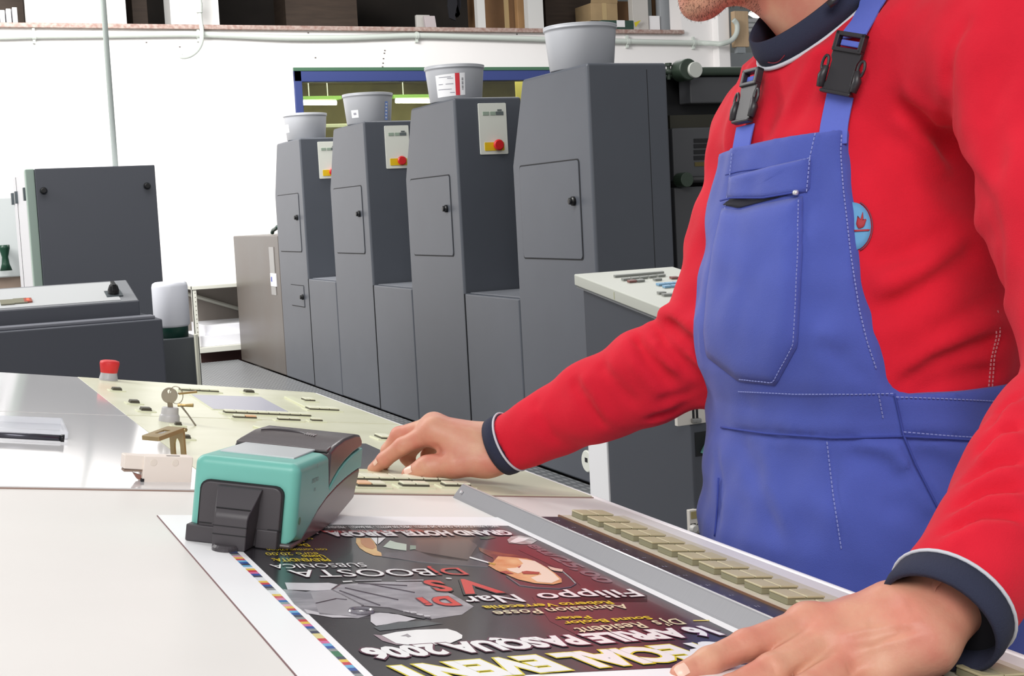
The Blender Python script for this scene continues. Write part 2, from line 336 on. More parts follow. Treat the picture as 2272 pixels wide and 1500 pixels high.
for y in (45, 56, 67):
    p, q = ony(1645, y, 18.5), ony(1760, y+1, 18.5); obj('pipe', MB().tube([p, q], .035, 10), m_white, t, smooth=True)
p, q = ony(1703, 40, 18.4), ony(1725, 66, 18.4)
tag(obj('junction_box', MB().box((p[0], 18.3, q[2]), (q[0], 18.5, p[2])), m_white, bevel=.01), 'white junction box at the end of the far pipes', 'box')
p, q = ony(1629, 24, YW-.2), ony(1663, 104, YW-.2)
t = thing('wooden_board', 'pale wooden board hanging at the end of the white wall', 'board', ((p[0]+q[0])/2, YW-.2, q[2]))
obj('board_plank', MB().box((p[0], YW-.2, q[2]), (q[0], YW-.12, p[2])), M('board_wood', (196, 168, 134), .6, noise=.12, nscale=3, stretch=(8, 8, 1)), t, bevel=.006)
obj('board_foot', MB().box((p[0]+.03, YW-.19, q[2]-.07), (q[0]-.05, YW-.13, q[2])), M('grey_metal', (140, 146, 150), .4), t)
c = ony(1650, 116, 15)
tag(obj('hall_cabinet', MB().box((c[0]-.25, 15, -.1), (c[0]+3, 15.6, c[2])), M('blue_grey_cabinet', (158, 163, 166), .5), bevel=.02), 'grey cabinet beyond the wall end behind the shoulder', 'cabinet')
# ================================================================== printing press
XM = 2.707
m_press = M('press_grey', (80, 84, 92), .42, noise=.05, nscale=4, bump=.05, bscale=600)
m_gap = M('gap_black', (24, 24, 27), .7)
m_knob = M('knob_black', (18, 18, 20), .35)
m_cream = M('cream_panel', (222, 224, 214), .45)
m_green = M('press_green_black', (52, 66, 54), .45)
m_tub = M('tub_grey', (180, 182, 187), .42)
m_blackm = M('machine_black', (34, 34, 36), .5)
m_dkpanel = M('machine_dark_panel', (76, 77, 80), .45)
YZ = lambda x0: (lambda a, b, t: (t, a, b))
def door_plate(parent, y0, z0, y1, z1, r, knob):
    g = MB().prism(rrect(y0-.006, z0-.006, y1+.006, z1+.006, r), YZ(0), XM-.0012, XM+.004); obj('door_gap', g, m_gap, parent)
    d = obj('door', MB().prism(rrect(y0, z0, y1, z1, r), YZ(0), XM-.0045, XM+.004), m_press, parent, bevel=.002)
    ky, kz = knob
    obj('knob', MB().lathe([(.021, 0), (.021, .012), (.015, .016), (.015, .026), (.01, .028)], (XM-.004, ky, kz), (-1, 0, 0), 20), m_knob, d, bevel=.001)
    return d
def tower(y0, k, lbl):
    t = thing('printing_tower', lbl, 'machine', (2.95, y0+.4, 0), 'four grey printing towers of the press')
    prof = [(y0, 0), (y0, 1.86), (y0+.655, 1.86), (y0+.812, 1.46), (y0+.812, 0)]
    obj('tower_housing', MB().prism(prof, YZ(0), XM, 3.105), m_press, t, bevel=.014, seg=3)
    if k < 3: pass
    # low link cover on the far side of the tower
    far = y0+1.504
    if k < 3 or True:
        top = .812
        y1 = far if k > 0 else far
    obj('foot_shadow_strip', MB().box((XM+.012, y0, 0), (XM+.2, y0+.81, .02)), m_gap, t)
    door_plate(t, y0+.118, 1.015, y0+.726, 1.452, .018, (y0+.172, 1.273))
    # screw head on the upper door edge and side seam
    obj('panel_seam', MB().box((XM-.0006, y0+.0005, 0), (XM+.003, y0+.0055, .81)), m_gap, t)
    if k == 3:
        obj('side_seam', MB().box((3.0, y0-.0006, .85), (3.003, y0+.002, 1.83)), m_gap, t)
        g = obj('gauge', MB().lathe([(.05, 0), (.05, .008), (.046, .011)], (XM-.001, onx(1306, 1023, XM)[1], onx(1306, 1023, XM)[2]), (-1, 0, 0), 24), m_cream, t)
        obj('gauge_mark', MB().box((XM-.0135, onx(1306, 1020, XM)[1]-.012, onx(1306, 1020, XM)[2]-.01), (XM-.011, onx(1306, 1020, XM)[1]+.012, onx(1306, 1020, XM)[2]+.01)), m_gap, g)
    else:
        P = lambda a, b, s: (a, s, b)
        yp = y0
        cp = obj('control_panel', MB().prism(rrect(2.844, 1.552, 3.009, 1.827, .006), lambda a, b, s: (a, s, b), yp-.006, yp+.004), m_cream, t, bevel=.0015)
        pl = obj('yellow_plate', MB().prism(rrect(2.87, 1.572, 2.985, 1.617, .004), lambda a, b, s: (a, s, b), yp-.009, yp-.005), M('safety_yellow', (226, 190, 30), .4), cp)
        obj('emergency_button', MB().lathe([(.018, 0), (.018, .012), (.029, .016), (.03, .026), (.024, .032)], (2.943, yp-.008, 1.601), (0, -1, 0), 24), M('emergency_red', (206, 38, 40), .35), cp, smooth=False, bevel=.001)
        for i, (a, c) in enumerate(((2.868, 2.905), (2.912, 2.944), (2.946, 2.99))):
            obj('key_strip', MB().box((a, yp-.009, 1.762), (c, yp-.005, 1.782)), M('key_grey_green', (150, 166, 150), .5) if i != 2 else M('key_dark', (96, 104, 104), .5), cp, bevel=.001)
        obj('key_strip', MB().box((2.955, yp-.009, 1.785), (2.98, yp-.005, 1.793)), M('key_dark', (96, 104, 104), .5), cp)
    if k == 0:
        a = onx(646, 632, XM); c = onx(677, 681, XM); kn = onx(674, 659, XM)
        door_plate(t, c[1], c[2], a[1], a[2], .006, (kn[1], kn[2]))
    return t
YT = [9.562, 8.055, 6.532, 5.022]
LB = ['farthest grey printing tower beside the low end cabinet with a small hatch below its door', 'second grey printing tower from the back under the tub with a small square sticker', 'grey printing tower under the tub with the red striped label', 'nearest and tallest looking grey printing tower with a bare dark side']
for k, (y, l) in enumerate(zip(YT, LB)):
    tower(y, k, l)
m_ledge = M('ledge_grey', (124, 127, 134), .35)
LL = ['low grey link cover right beyond the farthest tower', 'low grey link cover between the two back towers', 'low grey link cover between the middle towers', 'low grey link cover between the two nearest towers']
for k in range(1, 4):
    y0, y1 = YT[k]+.8165, YT[k-1]-.0035
    t = thing('link_cover', LL[k], 'cover', (2.95, (y0+y1)/2, 0), 'low covers between the printing towers')
    obj('cover_body', MB().box((XM, y0, 0), (3.12, y1, .812)), m_press, t, bevel=.01)
    obj('step_top', MB().box((XM+.03, y0+.012, .812), (3.12, y1-.012, .8155)), m_ledge, t, bevel=.001)
# dark core behind the towers
core = MB(); core.box((3.14, 6.45, 0), (4.5, 12.0, .95))
tag(obj('press_core', core, m_blackm, bevel=.02), 'dark machine body hidden behind the grey towers', 'machine')
# end cabinet
m_end = M('end_cover_brown_reflection', (78, 72, 66), .3, noise=.12, nscale=1.5, rgb2=(70, 57, 46))  # brown tint is a reflection painted into the grey cover
y0, y1 = YT[0]+.822, 11.965
t = thing('end_cabinet', 'low grey cabinet with a painted brown reflection at the far end of the press', 'cabinet', (3.1, (y0+y1)/2, 0))
obj('cabinet_body', MB().box((XM+.004, y0, 0), (3.12, y1, 1.14)), m_end, t, bevel=.01)
a, c = onx(596, 548, XM), onx(613, 655, XM)
obj('grey_plate', MB().box((XM-.001, c[1], c[2]), (XM+.006, a[1], a[2])), M('plate_grey', (150, 148, 146), .4), t)
a, c = onx(600, 606, XM), onx(614, 636, XM)
st = obj('sticker', MB().box((XM-.003, c[1], c[2]), (XM+.004, a[1], a[2])), m_white, t)
obj('sticker_mark', MB().box((XM-.0036, a[1]-.06, a[2]-.07), (XM-.002, a[1]-.015, a[2]-.03)), M('print_blue', (80, 90, 170), .5), st)
h = [onx(x, y, XM+.06) for x, y in ((604, 517), (606, 511), (611, 508), (616, 503))]
obj('lever', MB().tube(smooth(h), .016, 8), M('lever_green', (28, 60, 52), .4), t, smooth=True)
# ink tubs
def tub(y0, k, lbl):
    c = np.array([2.857, y0+.33, 1.861]); t = thing('ink_tub', lbl, 'tub', c, 'grey ink tubs on the printing towers')
    R, r0, H = .166, .146, .2
    prof = [(r0-.006, 0), (r0, .004), (R-.004, H-.03), (R-.003, H-.02), (R+.002, H-.018), (R+.003, H-.013), (R, H-.011), (R+.003, H-.004), (R+.002, H), (R-.002, H), (R-.006, H-.01), (r0-.008, .01)]
    obj('tub_shell', MB().lathe(prof, c, n=48), m_tub, t, smooth=True)
    def patch(name, a0, a1, z0, z1, mat, off=.0008, n=14, skew=0):
        vs = []; 
        for i in range(n+1):
            a = math.radians(a0+(a1-a0)*i/n)
            for z in (z0+skew*i/n, z1+skew*i/n):
                rr = r0+(R-.004-r0)*z/(H-.03)+off; vs.append((c[0]+rr*math.cos(a), c[1]+rr*math.sin(a), c[2]+z))
        return obj(name, MB().add(vs, [(2*i, 2*i+2, 2*i+3, 2*i+1) for i in range(n)]), mat, t)
    if k == 2:
        l = patch('tub_label', 206, 268, .022, .142, m_white, skew=.008)
        patch('label_stripe', 248, 257, .029, .149, M('label_red', (206, 40, 52), .5), .0014, 4)
        ink = M('ink_print', (60, 60, 66), .6)
        for i in range(9): patch('barcode_bar', 261, 264.5, .058+i*.0075, .058+i*.0075+(.004 if i % 3 else .0022), ink, .0014, 2)
        for (a0, a1, z) in ((214, 240, .128), (232, 244, .12), (212, 222, .09), (228, 244, .09), (210, 240, .062), (236, 246, .043)):
            patch('label_print', a0, a1, z, z+.004, M('print_grey', (150, 150, 160), .6), .0014, 4)
    if k == 1:
        patch('tub_label', 205, 226, .04, .09, m_white); patch('label_print', 212, 220, .058, .072, M('print_grey', (150, 150, 160), .6), .0014, 3)
        patch('tub_label', 296, 306, .02, .14, M('label_blue_white', (120, 150, 215), .5)); 
        for i in range(5): patch('label_print', 298, 303, .03+i*.022, .04+i*.022, m_white, .0014, 2)
    if k == 0: patch('tub_label', 176, 200, .06, .12, m_white)
    return t
TL = ['farthest grey ink tub on the tower beside the end cabinet', 'grey ink tub with a small square white sticker and a blue label at its edge', 'grey ink tub with a white label, red stripe and barcode', 'nearest plain grey ink tub with no label, highest in the photo']
for k, y in enumerate(YT): tub(y, k, TL[k])
# delivery end at the right, behind the man
Y5 = 5.16
t = thing('delivery_unit', 'black delivery unit of the press right of the nearest tower', 'machine', (3.9, 5.6, 0))
X = lambda px, py: ony(px, py, Y5)
obj('unit_body', MB().box((3.13, Y5+.16, 0), (5.2, 6.4, X(1560, 150)[2]-.02)), m_blackm, t, bevel=.01)
a, c = X(1512, 148), X(1560, 168); obj('top_rail', MB().box((a[0], Y5-.02, c[2]), (5.2, Y5+.3, X(1560, 149)[2])), m_green, t, bevel=.012)
a, c = X(1530, 170), X(1640, 228); obj('upper_panel', MB().box((a[0], Y5, c[2]), (5.2, Y5+.1, a[2])), m_dkpanel, t, bevel=.008)
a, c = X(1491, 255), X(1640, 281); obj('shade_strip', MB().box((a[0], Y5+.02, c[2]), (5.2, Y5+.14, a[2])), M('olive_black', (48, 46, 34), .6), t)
a, c = X(1491, 284), X(1600, 398); vp = obj('vent_panel', MB().box((a[0], Y5, c[2]), (5.2, Y5+.14, a[2])), m_dkpanel, t, bevel=.008)
for y in (308, 320, 333, 346):
    p, q = X(1539, y), X(1575, y+8); obj('vent_slot', MB().box((p[0], Y5-.003, q[2]), (q[0]+.05, Y5+.02, p[2])), m_gap, vp)
p, q = X(1541, 360), X(1575, 368); obj('name_strip', MB().box((p[0], Y5-.003, q[2]), (q[0]+.04, Y5+.01, p[2])), M('gold_strip', (92, 80, 30), .4), vp)
a, c = X(1496, 416), X(1600, 600); lp = obj('lower_panel', MB().box((a[0], Y5, 0), (5.2, Y5+.14, a[2])), m_dkpanel, t, bevel=.008)
p = X(1511, 400); q = X(1600, 402)
hd = obj('handle_bar', MB().tube([(p[0], Y5-.05, p[2]), (q[0]+.6, Y5-.05, q[2])], .016, 12), m_blackm, t, smooth=True)
obj('handle_mount', MB().lathe([(.034, -.04), (.034, .03), (.024, .04)], (p[0]-.01, Y5-.03, p[2]), (0, 1, 0), 20), m_green, hd, bevel=.004)
p = X(1508, 158)
rl = obj('roller_hub', MB().lathe([(.046, -.06), (.05, -.05), (.05, .02)], (p[0], Y5-.02, p[2]), (0, 1, 0), 28), m_green, t, bevel=.003)
p = X(1519, 160); obj('roller_cap', MB().lathe([(.036, -.02), (.036, 0)], (p[0], Y5-.075, p[2]), (0, 1, 0), 28), M('cap_white', (205, 208, 200), .4), rl, bevel=.003)
p, q = X(1478, 160), X(1500, 157); obj('shaft', MB().tube([p, q], .014, 10), m_green, rl, smooth=True)
for x in (1483,):
    p = X(x, 147); obj('bolt', MB().lathe([(.008, -.06), (.008, 0), (.016, 0), (.016, .014)], p, (0, 0, 1), 12), m_green, rl)
# ------------------------------------------------------------------ control desk right of centre
m_desk = M('desk_grey', (72, 75, 82), .45, bump=.05, bscale=500)
A = at(1273, 608, 4.2); xd0 = A[0]; yd1 = A[1]
yd0 = 3.08; zf = A[2]; zn = onx(1480, 687, xd0)[2]; yn = onx(1480, 687, xd0)[1]
slope = (zf-zn)/(yd1-yn); zn0 = zf-slope*(yd1-yd0)
xd1 = ony(1487, 590, yd1)[0]+.01
t = thing('control_desk', 'dark grey control desk with a slanting cream key panel behind the elbow', 'desk', ((xd0+xd1)/2, (yd0+yd1)/2, 0))
body = [(yd0+.02, -.1), (yd0+.02, zn0-.045), (yd1-.02, zf-.045), (yd1-.02, -.1)]
bd = obj('desk_body', MB().prism(body, YZ(0), xd0+.018, xd1-.02), m_desk, t, bevel=.008)
top = [(yd0, zn0-.036), (yd0, zn0), (yd1, zf), (yd1, zf-.036)]
m_dtop = M('desk_top_cream', (184, 186, 177), .45)
xc = ony(1487, 590, yd1)[0]
tp = obj('key_panel', MB().prism(top, YZ(0), xd0, xd1), m_dtop, t, bevel=.004)
obj('under_rail', MB().prism([(y, z-.044+.0) for y, z in ((yd0, zn0), (yd1-.005, zf))]+[(yd1-.005, zf-.036), (yd0, zn0-.036)], YZ(0), xd0+.006, xd1), M('rail_grey', (120, 122, 124), .4), t)
obj('panel_joint', MB().box((xd0-.0006, yn+.3, zn+.3*slope-.03), (xd0+.003, yn+.304, zn+.3*slope-.008)), M('joint_olive', (170, 172, 140), .5), tp)
def desk_pt(px, py):
    d = ray(px, py); n = np.array([0, -slope, 1.0]); P0 = np.array([xd0, yd1, zf+.001]); s = ((P0-CAM)@n)/(d@n); return CAM+d*s
def desk_key(px0, py0, px1, py1, h, mat, nm='key'):
    p, q = desk_pt(px0, py0), desk_pt(px1, py1); dv = np.array([0, h, h*slope])
    up = np.array([0, -slope, 1.0])*.006
    vs = [p-dv, q-dv, q, p]; vs = vs+[v+up for v in vs]
    obj(nm, MB().add([tuple(v) for v in vs], [(3,2,1,0),(4,5,6,7),(0,1,5,4),(1,2,6,5),(2,3,7,6),(3,0,4,7)]), mat, tp)
mk = M('desk_key_grey', (132, 134, 130), .5); mkr = M('desk_key_red', (120, 78, 74), .5); mkb = M('desk_key_blue', (120, 160, 190), .5)
desk_key(1361, 614, 1469, 605, .012, mk, 'display_slot')
for i in range(5): desk_key(1378+i*19.5, 621-i*2.1, 1393+i*19.5, 619.5-i*2.1, .016, mk)
desk_key(1391, 625.5, 1407, 624, .016, mkr); desk_key(1410, 624, 1425, 622.5, .016, mk)
desk_key(1448, 621, 1463, 620, .016, mk); desk_key(1485, 617.5, 1500, 616.5, .016, mkr)
for i in range(3): desk_key(1455+i*18, 632-i*1.5, 1471+i*18, 630.7-i*1.5, .018, mkb)
for i in range(2): desk_key(1469+i*18, 637-i*1.5, 1484+i*18, 635.7-i*1.5, .016, mkb)
desk_key(1457, 651, 1473, 650, .014, mk); desk_key(1467, 655, 1492, 654, .016, mk)
# pale strip on the side of the desk
a, c = onx(1319, 1000, xd0+.016), onx(1349, 1000, xd0+.016)
obj('white_strip', MB().box((xd0+.012, c[1], -.1), (xd0+.05, yd1-.018, .7)), m_white, t, bevel=.003)
# front of the desk facing the camera: slider panel, recess, lower panel
yf = yd0+.02
F = lambda px, py: ony(px, py, yf)
a, c = F(1500, 780), F(1680, 946)
sp = obj('slider_panel', MB().box((F(1501, 940)[0], yf-.006, F(1501, 946)[2]), (xd1-.03, yf+.01, F(1501, 790)[2])), M('slider_cream', (205, 200, 192), .5), t, bevel=.002)
for x in (1534, 1542, 1571, 1586, 1605, 1622):
    p, q = F(x, 880), F(x, 931); s_ = obj('slider_slot', MB().box((p[0]-.0035, yf-.0075, q[2]), (p[0]+.0035, yf, F(x, 820)[2])), m_gap, sp)
    k = F(x+1, 924 if x > 1545 else 930); obj('slider_knob', MB().box((k[0]-.008, yf-.02, k[2]-.008), (k[0]+.008, yf-.007, k[2]+.004)), M('steel_knob', (160, 160, 158), .3, .7), s_, bevel=.002)
a, c = F(1541, 960), F(1592, 1006)
rc_ = obj('recess', MB().box((a[0], yf-.002, c[2]), (c[0]+.12, yf+.004, a[2])), m_gap, t)
p = [F(1552, 1004), F(1572, 963), F(1600, 960), F(1600, 975), F(1578, 983), F(1560, 1005)]
obj('teal_folder', MB().prism([(v[0], v[2]) for v in p], lambda a_, b_, s: (a_, s, b_), yf-.03, yf-.004), M('teal_card', (92, 148, 140), .5), rc_)
a, c = F(1527, 1132), F(1640, 1182)
kp = obj('knob_panel', MB().box((a[0], yf-.006, F(1540, 1184)[2]), (xd1-.03, yf+.01, a[2])), M('slider_cream', (205, 200, 192), .5), t, bevel=.002)
p, q = F(1530, 1135), F(1546, 1148); obj('meter', MB().box((p[0], yf-.009, q[2]), (q[0], yf-.004, p[2])), M('brass_meter', (150, 138, 96), .4), kp)
for x in (1534, 1548, 1563, 1580):
    p = F(x, 1171); obj('dial', MB().lathe([(.012, 0), (.012, .008), (.009, .016)], (p[0], yf-.006, p[2]), (0, -1, 0), 16), M('dial_grey', (186, 184, 180), .4), kp, bevel=.001)
    p = F(x+1, 1163); obj('dial_pointer', MB().box((p[0]-.008, yf-.008, p[2]-.002), (p[0]+.008, yf-.005, p[2]+.003)), m_gap, kp)
# ------------------------------------------------------------------ tall cabinet and console at the left
def frame(o, e1, e2): return lambda a, b, z: (o[0]+e1[0]*a+e2[0]*b, o[1]+e1[1]*a+e2[1]*b, z)
m_cabd = M('cabinet_dark', (80, 83, 91), .45); m_cabs = M('cabinet_side', (198, 198, 202), .4)
TR, TLc = at(342, 366, 6.2), at(58, 381, 6.2)
Wc = TR[0]-ony(58, 381, TR[1])[0]; e1 = np.array([-1.0, 0]); e2 = np.array([0, 1.0])
fr_ = frame(TR, e1, e2); ztc = (TR[2]+TLc[2])/2
t = thing('tall_cabinet', 'tall dark grey electrical cabinet at the left below the vertical pipe', 'cabinet', tuple(fr_(Wc/2, .3, -.1)))
obj('cabinet_body', MB(fr_).box((0, .012, -.1), (Wc, .85, ztc-.004)), m_cabs, t, bevel=.006)
dr = obj('front_panel', MB(fr_).box((0, -.012, -.05), (Wc-.035, .01, ztc)), m_cabd, t, bevel=.004)
obj('corner_post', MB(fr_).box((Wc-.034, -.008, -.1), (Wc+.006, .05, ztc)), M('post_green_grey', (150, 168, 158), .4), t, bevel=.005)
for x, y in ((86, 427), (324, 413)):
    p = at(x, y, 6.2); a = (p-TR)[:2] @ e1
    obj('knob', MB().lathe([(.016, 0), (.016, .012), (.011, .024)], fr_(a, -.012, p[2]), (-e2[0], -e2[1], 0), 18), m_knob, dr, bevel=.001)
obj('side_seam', MB(fr_).box((Wc-.002, .10, -.1), (Wc+.0015, .104, ztc-.01)), m_gap, t)
obj('side_seam', MB(fr_).box((Wc-.002, .62, -.1), (Wc+.0015, .625, ztc-.01)), m_gap, t)
for b_ in (.09, .6, .84):
    obj('hinge', MB(fr_).box((Wc-.002, b_-.015, ztc-.14), (Wc+.014, b_+.03, ztc-.08)), M('hinge_metal', (96, 104, 108), .3, .6), t, bevel=.002)
# vertical conduit dropping to the cabinet
p0, p1 = at(234, -60, 6.5), at(256.5, 372, 6.5)
t = thing('vertical_pipe', 'thin pale vertical pipe rising from the tall cabinet to the roof', 'pipe', p1)
obj('pipe', MB().tube([(p1[0], p1[1], p1[2]-.06), (p1[0], p1[1], 4.4)], .0135, 14), M('pipe_pale', (206, 216, 210), .4), t, smooth=True)
# white box with green knob at the far left edge
Yb = 8.3
a, c = ony(-60, 440, Yb), ony(24, 615, Yb)
t = thing('white_box', 'white cabinet at the left edge with a dark green bobbin knob', 'cabinet', (a[0], Yb+.2, c[2]))
obj('box_body', MB().box((a[0], Yb, c[2]), (c[0]+.1, Yb+.4, a[2])), M('box_white', (222, 228, 228), .5), t, bevel=.01)
obj('box_plinth', MB().box((a[0]+.02, Yb+.02, -.1), (c[0]+.08, Yb+.38, c[2])), M('plinth_brown', (150, 132, 118), .6), t)
p = ony(10, 570, Yb)
obj('knob', MB().lathe([(.035, -.1), (.022, -.06), (.018, -.02), (.03, .03), (.03, .05)], (p[0], Yb-.05, p[2]+.02), (0, 0, 1), 20), M('knob_green', (24, 66, 48), .35), t, smooth=True)
# console with slanted switch panel
P0 = at(360, 707, 4.5); fc = frame(P0, e1, e2); zc0 = P0[2]
m_con = M('console_dark', (72, 75, 84), .42)
t = thing('switch_console', 'low dark console at the left with a slanting light switch panel', 'console', tuple(fc(.4, .3, -.1)))
obj('console_base', MB(fc).box((0, 0, -.1), (1.3, .62, zc0)), m_con, t, bevel=.006)
def loc(px, py, b):   # point of the console frame at depth b behind its front
    d = ray(px, py); n = np.array([e2[0], e2[1], 0]); o = P0+np.array([*(e2*b), 0]); s = ((o-CAM)@n)/(d@n); P = CAM+d*s
    return (P-P0)[:2]@e1, P[2]
a1, z1 = loc(312, 690, .16); a2, z2 = loc(309, 667, .16); a3, z3 = loc(290, 621, .42)
prof = [(.16, zc0-.002), (.16, z2), (.42, z3), (.5, z3-.01), (.5, zc0-.002)]
pb_ = obj('slant_box', MB(fc).prism(prof, lambda a, b, s: (s, a, b), a2, 1.3), m_con, t, bevel=.004)
obj('slot_line', MB(fc).box((.12, .1, zc0), (1.3, .135, zc0+.004)), m_gap, t)
obj('lid_plate', MB(fc).box((.02, .02, zc0), (1.3, .095, zc0+.012)), M('lid_grey', (112, 114, 122), .4), t, bevel=.003)
def slant(a, s, off): # s 0..1 up the slant
    b = .16+.26*s; z = z2+(z3-z2)*s; L = math.hypot(.26, z3-z2); return fc(a, b-off*(z3-z2)/L, z+off*.26/L)
def sl_box(nm, a0, s0, a1_, s1, o0, o1, mat, par, bevel=0):
    vs = [slant(a, s, o) for o in (o0, o1) for a, s in ((a0, s0), (a1_, s0), (a1_, s1), (a0, s1))]
    return obj(nm, MB().add(vs, [(3,2,1,0),(4,5,6,7),(0,1,5,4),(1,2,6,5),(2,3,7,6),(3,0,4,7)]), mat, par, bevel=bevel)
sl_box('slant_cover', a2+.004, .01, 1.29, .99, -.004, .0015, M('slant_grey', (124, 126, 130), .42), pb_, .001)
ov = sl_box('panel_plate', a2+.06, .07, 1.28, .93, -.002, .003, M('plate_light', (180, 182, 183), .4), pb_)
def sl_at(px, py):
    best = None
    n = np.cross(np.array(slant(1, 0, 0))-np.array(slant(0, 0, 0)), np.array(slant(0, 1, 0))-np.array(slant(0, 0, 0)))
    d = ray(px, py); s = ((np.array(slant(0, 0, .003))-CAM)@n)/(d@n); P = CAM+d*s
    a = (P-P0)[:2]@e1; b = (P-P0)[:2]@e2; return a, (b-.16)/.26
a, s = sl_at(252, 652)
sb = sl_box('switch_plate', a-.028, s-.13, a+.028, s+.13, .003, .006, M('hinge_metal', (96, 104, 108), .3, .6), pb_)
nrm_ = (Vector(slant(a, s, 1))-Vector(slant(a, s, 0)))
obj('rotary_switch', MB().lathe([(.02, 0), (.02, .012), (.014, .03), (.004, .032)], slant(a, s, .006), nrm_, 18), m_knob, pb_, bevel=.001)
sl_box('switch_grip', a-.007, s-.09, a+.007, s+.09, .02, .045, m_knob, pb_, .002)
mk2 = M('lamp_key_olive', (120, 118, 100), .45)
for px, nm in ((16, 'key_window'), (45, 'key_window')):
    a, s = sl_at(px, 672 if px == 16 else 669); sl_box(nm, a-.022, s-.1, a+.022, s+.1, .003, .008, mk2, pb_, .001)
a, s = sl_at(62, 668); sl_box('red_lamp', a-.013, s-.08, a+.013, s+.08, .003, .009, M('lamp_red_off', (150, 80, 66), .4), pb_, .001)
sl_box('lamp_glow', a-.004, s-.03, a+.004, s+.03, .009, .0105, M('led_red', (255, 70, 50), .4, emit=3), pb_)
# white canister on a dark box
c = at(384, 748, 5.4); r_ = 39*5.4/FPX
zt = at(384, 624, 5.4)[2]; zm = at(384, 719, 5.4)[2]; zb = c[2]
t = thing('canister', 'white translucent canister with a dark green base beside the console', 'canister', c)
mb = MB().lathe([(r_*.9, zm-zb-.01), (r_, zm-zb), (r_, zt-zb-.02), (r_*.95, zt-zb-.006), (r_*.8, zt-zb)], c, n=40); obj('canister_body', mb, M('canister_white', (228, 230, 238), .35), t, smooth=True)
mb = MB().lathe([(r_*.86, 0), (r_*.88, zm-zb-.012), (r_*.92, zm-zb+.004)], c, n=40); obj('canister_base', mb, M('canister_green', (16, 62, 52), .4), t, smooth=True)
fb_ = frame(c, e1, e2)
ped = thing('dark_pedestal', 'dark square pedestal carrying the white canister', 'pedestal', (c[0], c[1], -.1))
obj('pedestal_body', MB(fb_).box((-.09, -.08, -.1), (.13, .2, zb)), M('pedestal_dark', (70, 74, 78), .45), ped, bevel=.004)
pp = at(436, 742, 5.3); obj('corner_strip', MB().box((pp[0]-.006, pp[1], -.1), (pp[0]+.006, pp[1]+.03, pp[2])), M('strip_cream', (206, 206, 190), .5), ped, bevel=.002)
# shelf rack near the wall
Ys = 12.15
m_rack = M('rack_cream', (206, 206, 196), .5)
t = thing('shelf_rack', 'pale metal shelf rack by the wall between the console and the press', 'shelf', (2.2, Ys+.3, -.1))
zt_ = ony(470, 632, Ys)[2]; zl = ony(490, 768, Ys)[2]
x0 = ony(430, 640, Ys)[0]; x1 = 3.6
for x in (x0, x1-.03):
    for y in (Ys, Ys+.9):
        mb = MB().box((x-.02, y, -.1), (x+.02, y+.006, zt_)); mb.box((x-.02, y, -.1), (x-.014, y+.04, zt_)); po = obj('shelf_post', mb, m_rack, t)
        if y == Ys and x == x0:
            hb = MB()
            for i in range(12): hb.box((x+.004, y-.0008, zt_-.03-i*.04), (x+.012, y+.001, zt_-.02-i*.04))
            h_ = obj('post_holes', hb, M('hole_dark', (110, 104, 100), .9), po); h_['kind'] = 'stuff'
obj('shelf_board', MB().box((x0-.02, Ys-.01, zt_-.035), (x1, Ys+.95, zt_)), m_rack, t, bevel=.004)
obj('shelf_board', MB().box((x0-.02, Ys-.01, zl-.05), (x1, Ys+.95, zl)), m_rack, t, bevel=.004)
obj('rear_panel', MB().box((x0, Ys+.94, zl), (x1, Ys+.95, zt_)), M('rear_brown', (150, 142, 136), .7), t)
obj('brace', MB().tube([(x0+.02, Ys+.9, zt_-.08), (x1-.05, Ys+.9, zl+.05)], .02, 6), m_rack, t)
m_sheet = M('sheet_stack_white', (240, 240, 246), .5, noise=.08, nscale=60, stretch=(1, 1, 40))
a = ony(444, 750, Ys+.12)
mb = MB(); mb.box((a[0], Ys+.06, zl), (x1-.06, Ys+.85, zl+.1)); 
sk = tag(obj('paper_stack', mb, m_sheet, bevel=.003), 'lower stack of white paper on the pale rack shelf', 'paper')
mb = MB().box((a[0]+.06, Ys+.12, zl+.1), (x1-.06, Ys+.8, zl+.19)); tag(obj('paper_stack', mb, m_sheet, bevel=.003), 'upper stack of white paper on the pale rack shelf', 'paper')
p, q = ony(441, 780, Ys+.4), ony(530, 808, Ys+.4)
tag(obj('maroon_box', MB().box((p[0], Ys+.4, -.1), (3.5, Ys+.8, p[2])), M('maroon_board', (92, 62, 60), .7), bevel=.006), 'dark maroon box on the floor under the pale rack', 'box')
# ================================================================== inspection table
m_top = M('table_top', (232, 228, 224), .38, noise=.035, nscale=5)
m_body = M('table_body', (150, 150, 152), .5)
U0, U1 = -.42, .772
vf0, vf1 = tuv(-300, 808)[1], tuv(600, 867)[1]
tab = thing('inspection_table', 'large pale slanting print inspection table in the foreground', 'table', (.35, 1.6, -.1))
far = lambda u: 2.800-(u-.15)*.15
top = [(U0, .34), (U1, .34), (U1, far(U1)), (U0, far(U0))]
obj('table_top', MB(T).prism(top, lambda a, b, t: (a, b, t), -.03, 0), m_top, tab, bevel=.003)
obj('front_edge', MB(T).box((U1, .34, -.03), (U1+.008, far(U1), .001)), M('edge_white', (236, 234, 236), .35), tab, bevel=.003)
obj('table_body', MB().add([T(U0+.05, .4, -.03), T(U1-.04, .4, -.03), T(U1-.04, far(U1)-.06, -.03), T(U0+.05, far(U0)-.06, -.03)] +
    [(T(U0+.05, 0)[0], .4, -.1), (T(U1-.04, 0)[0], .4, -.1), (T(U1-.04, 0)[0], far(U1)-.06, -.1), (T(U0+.05, 0)[0], far(U0)-.06, -.1)],
    [(0,1,2,3),(4,5,6,7),(0,1,5,4),(1,2,6,5),(2,3,7,6),(3,0,4,7)]), m_body, tab)
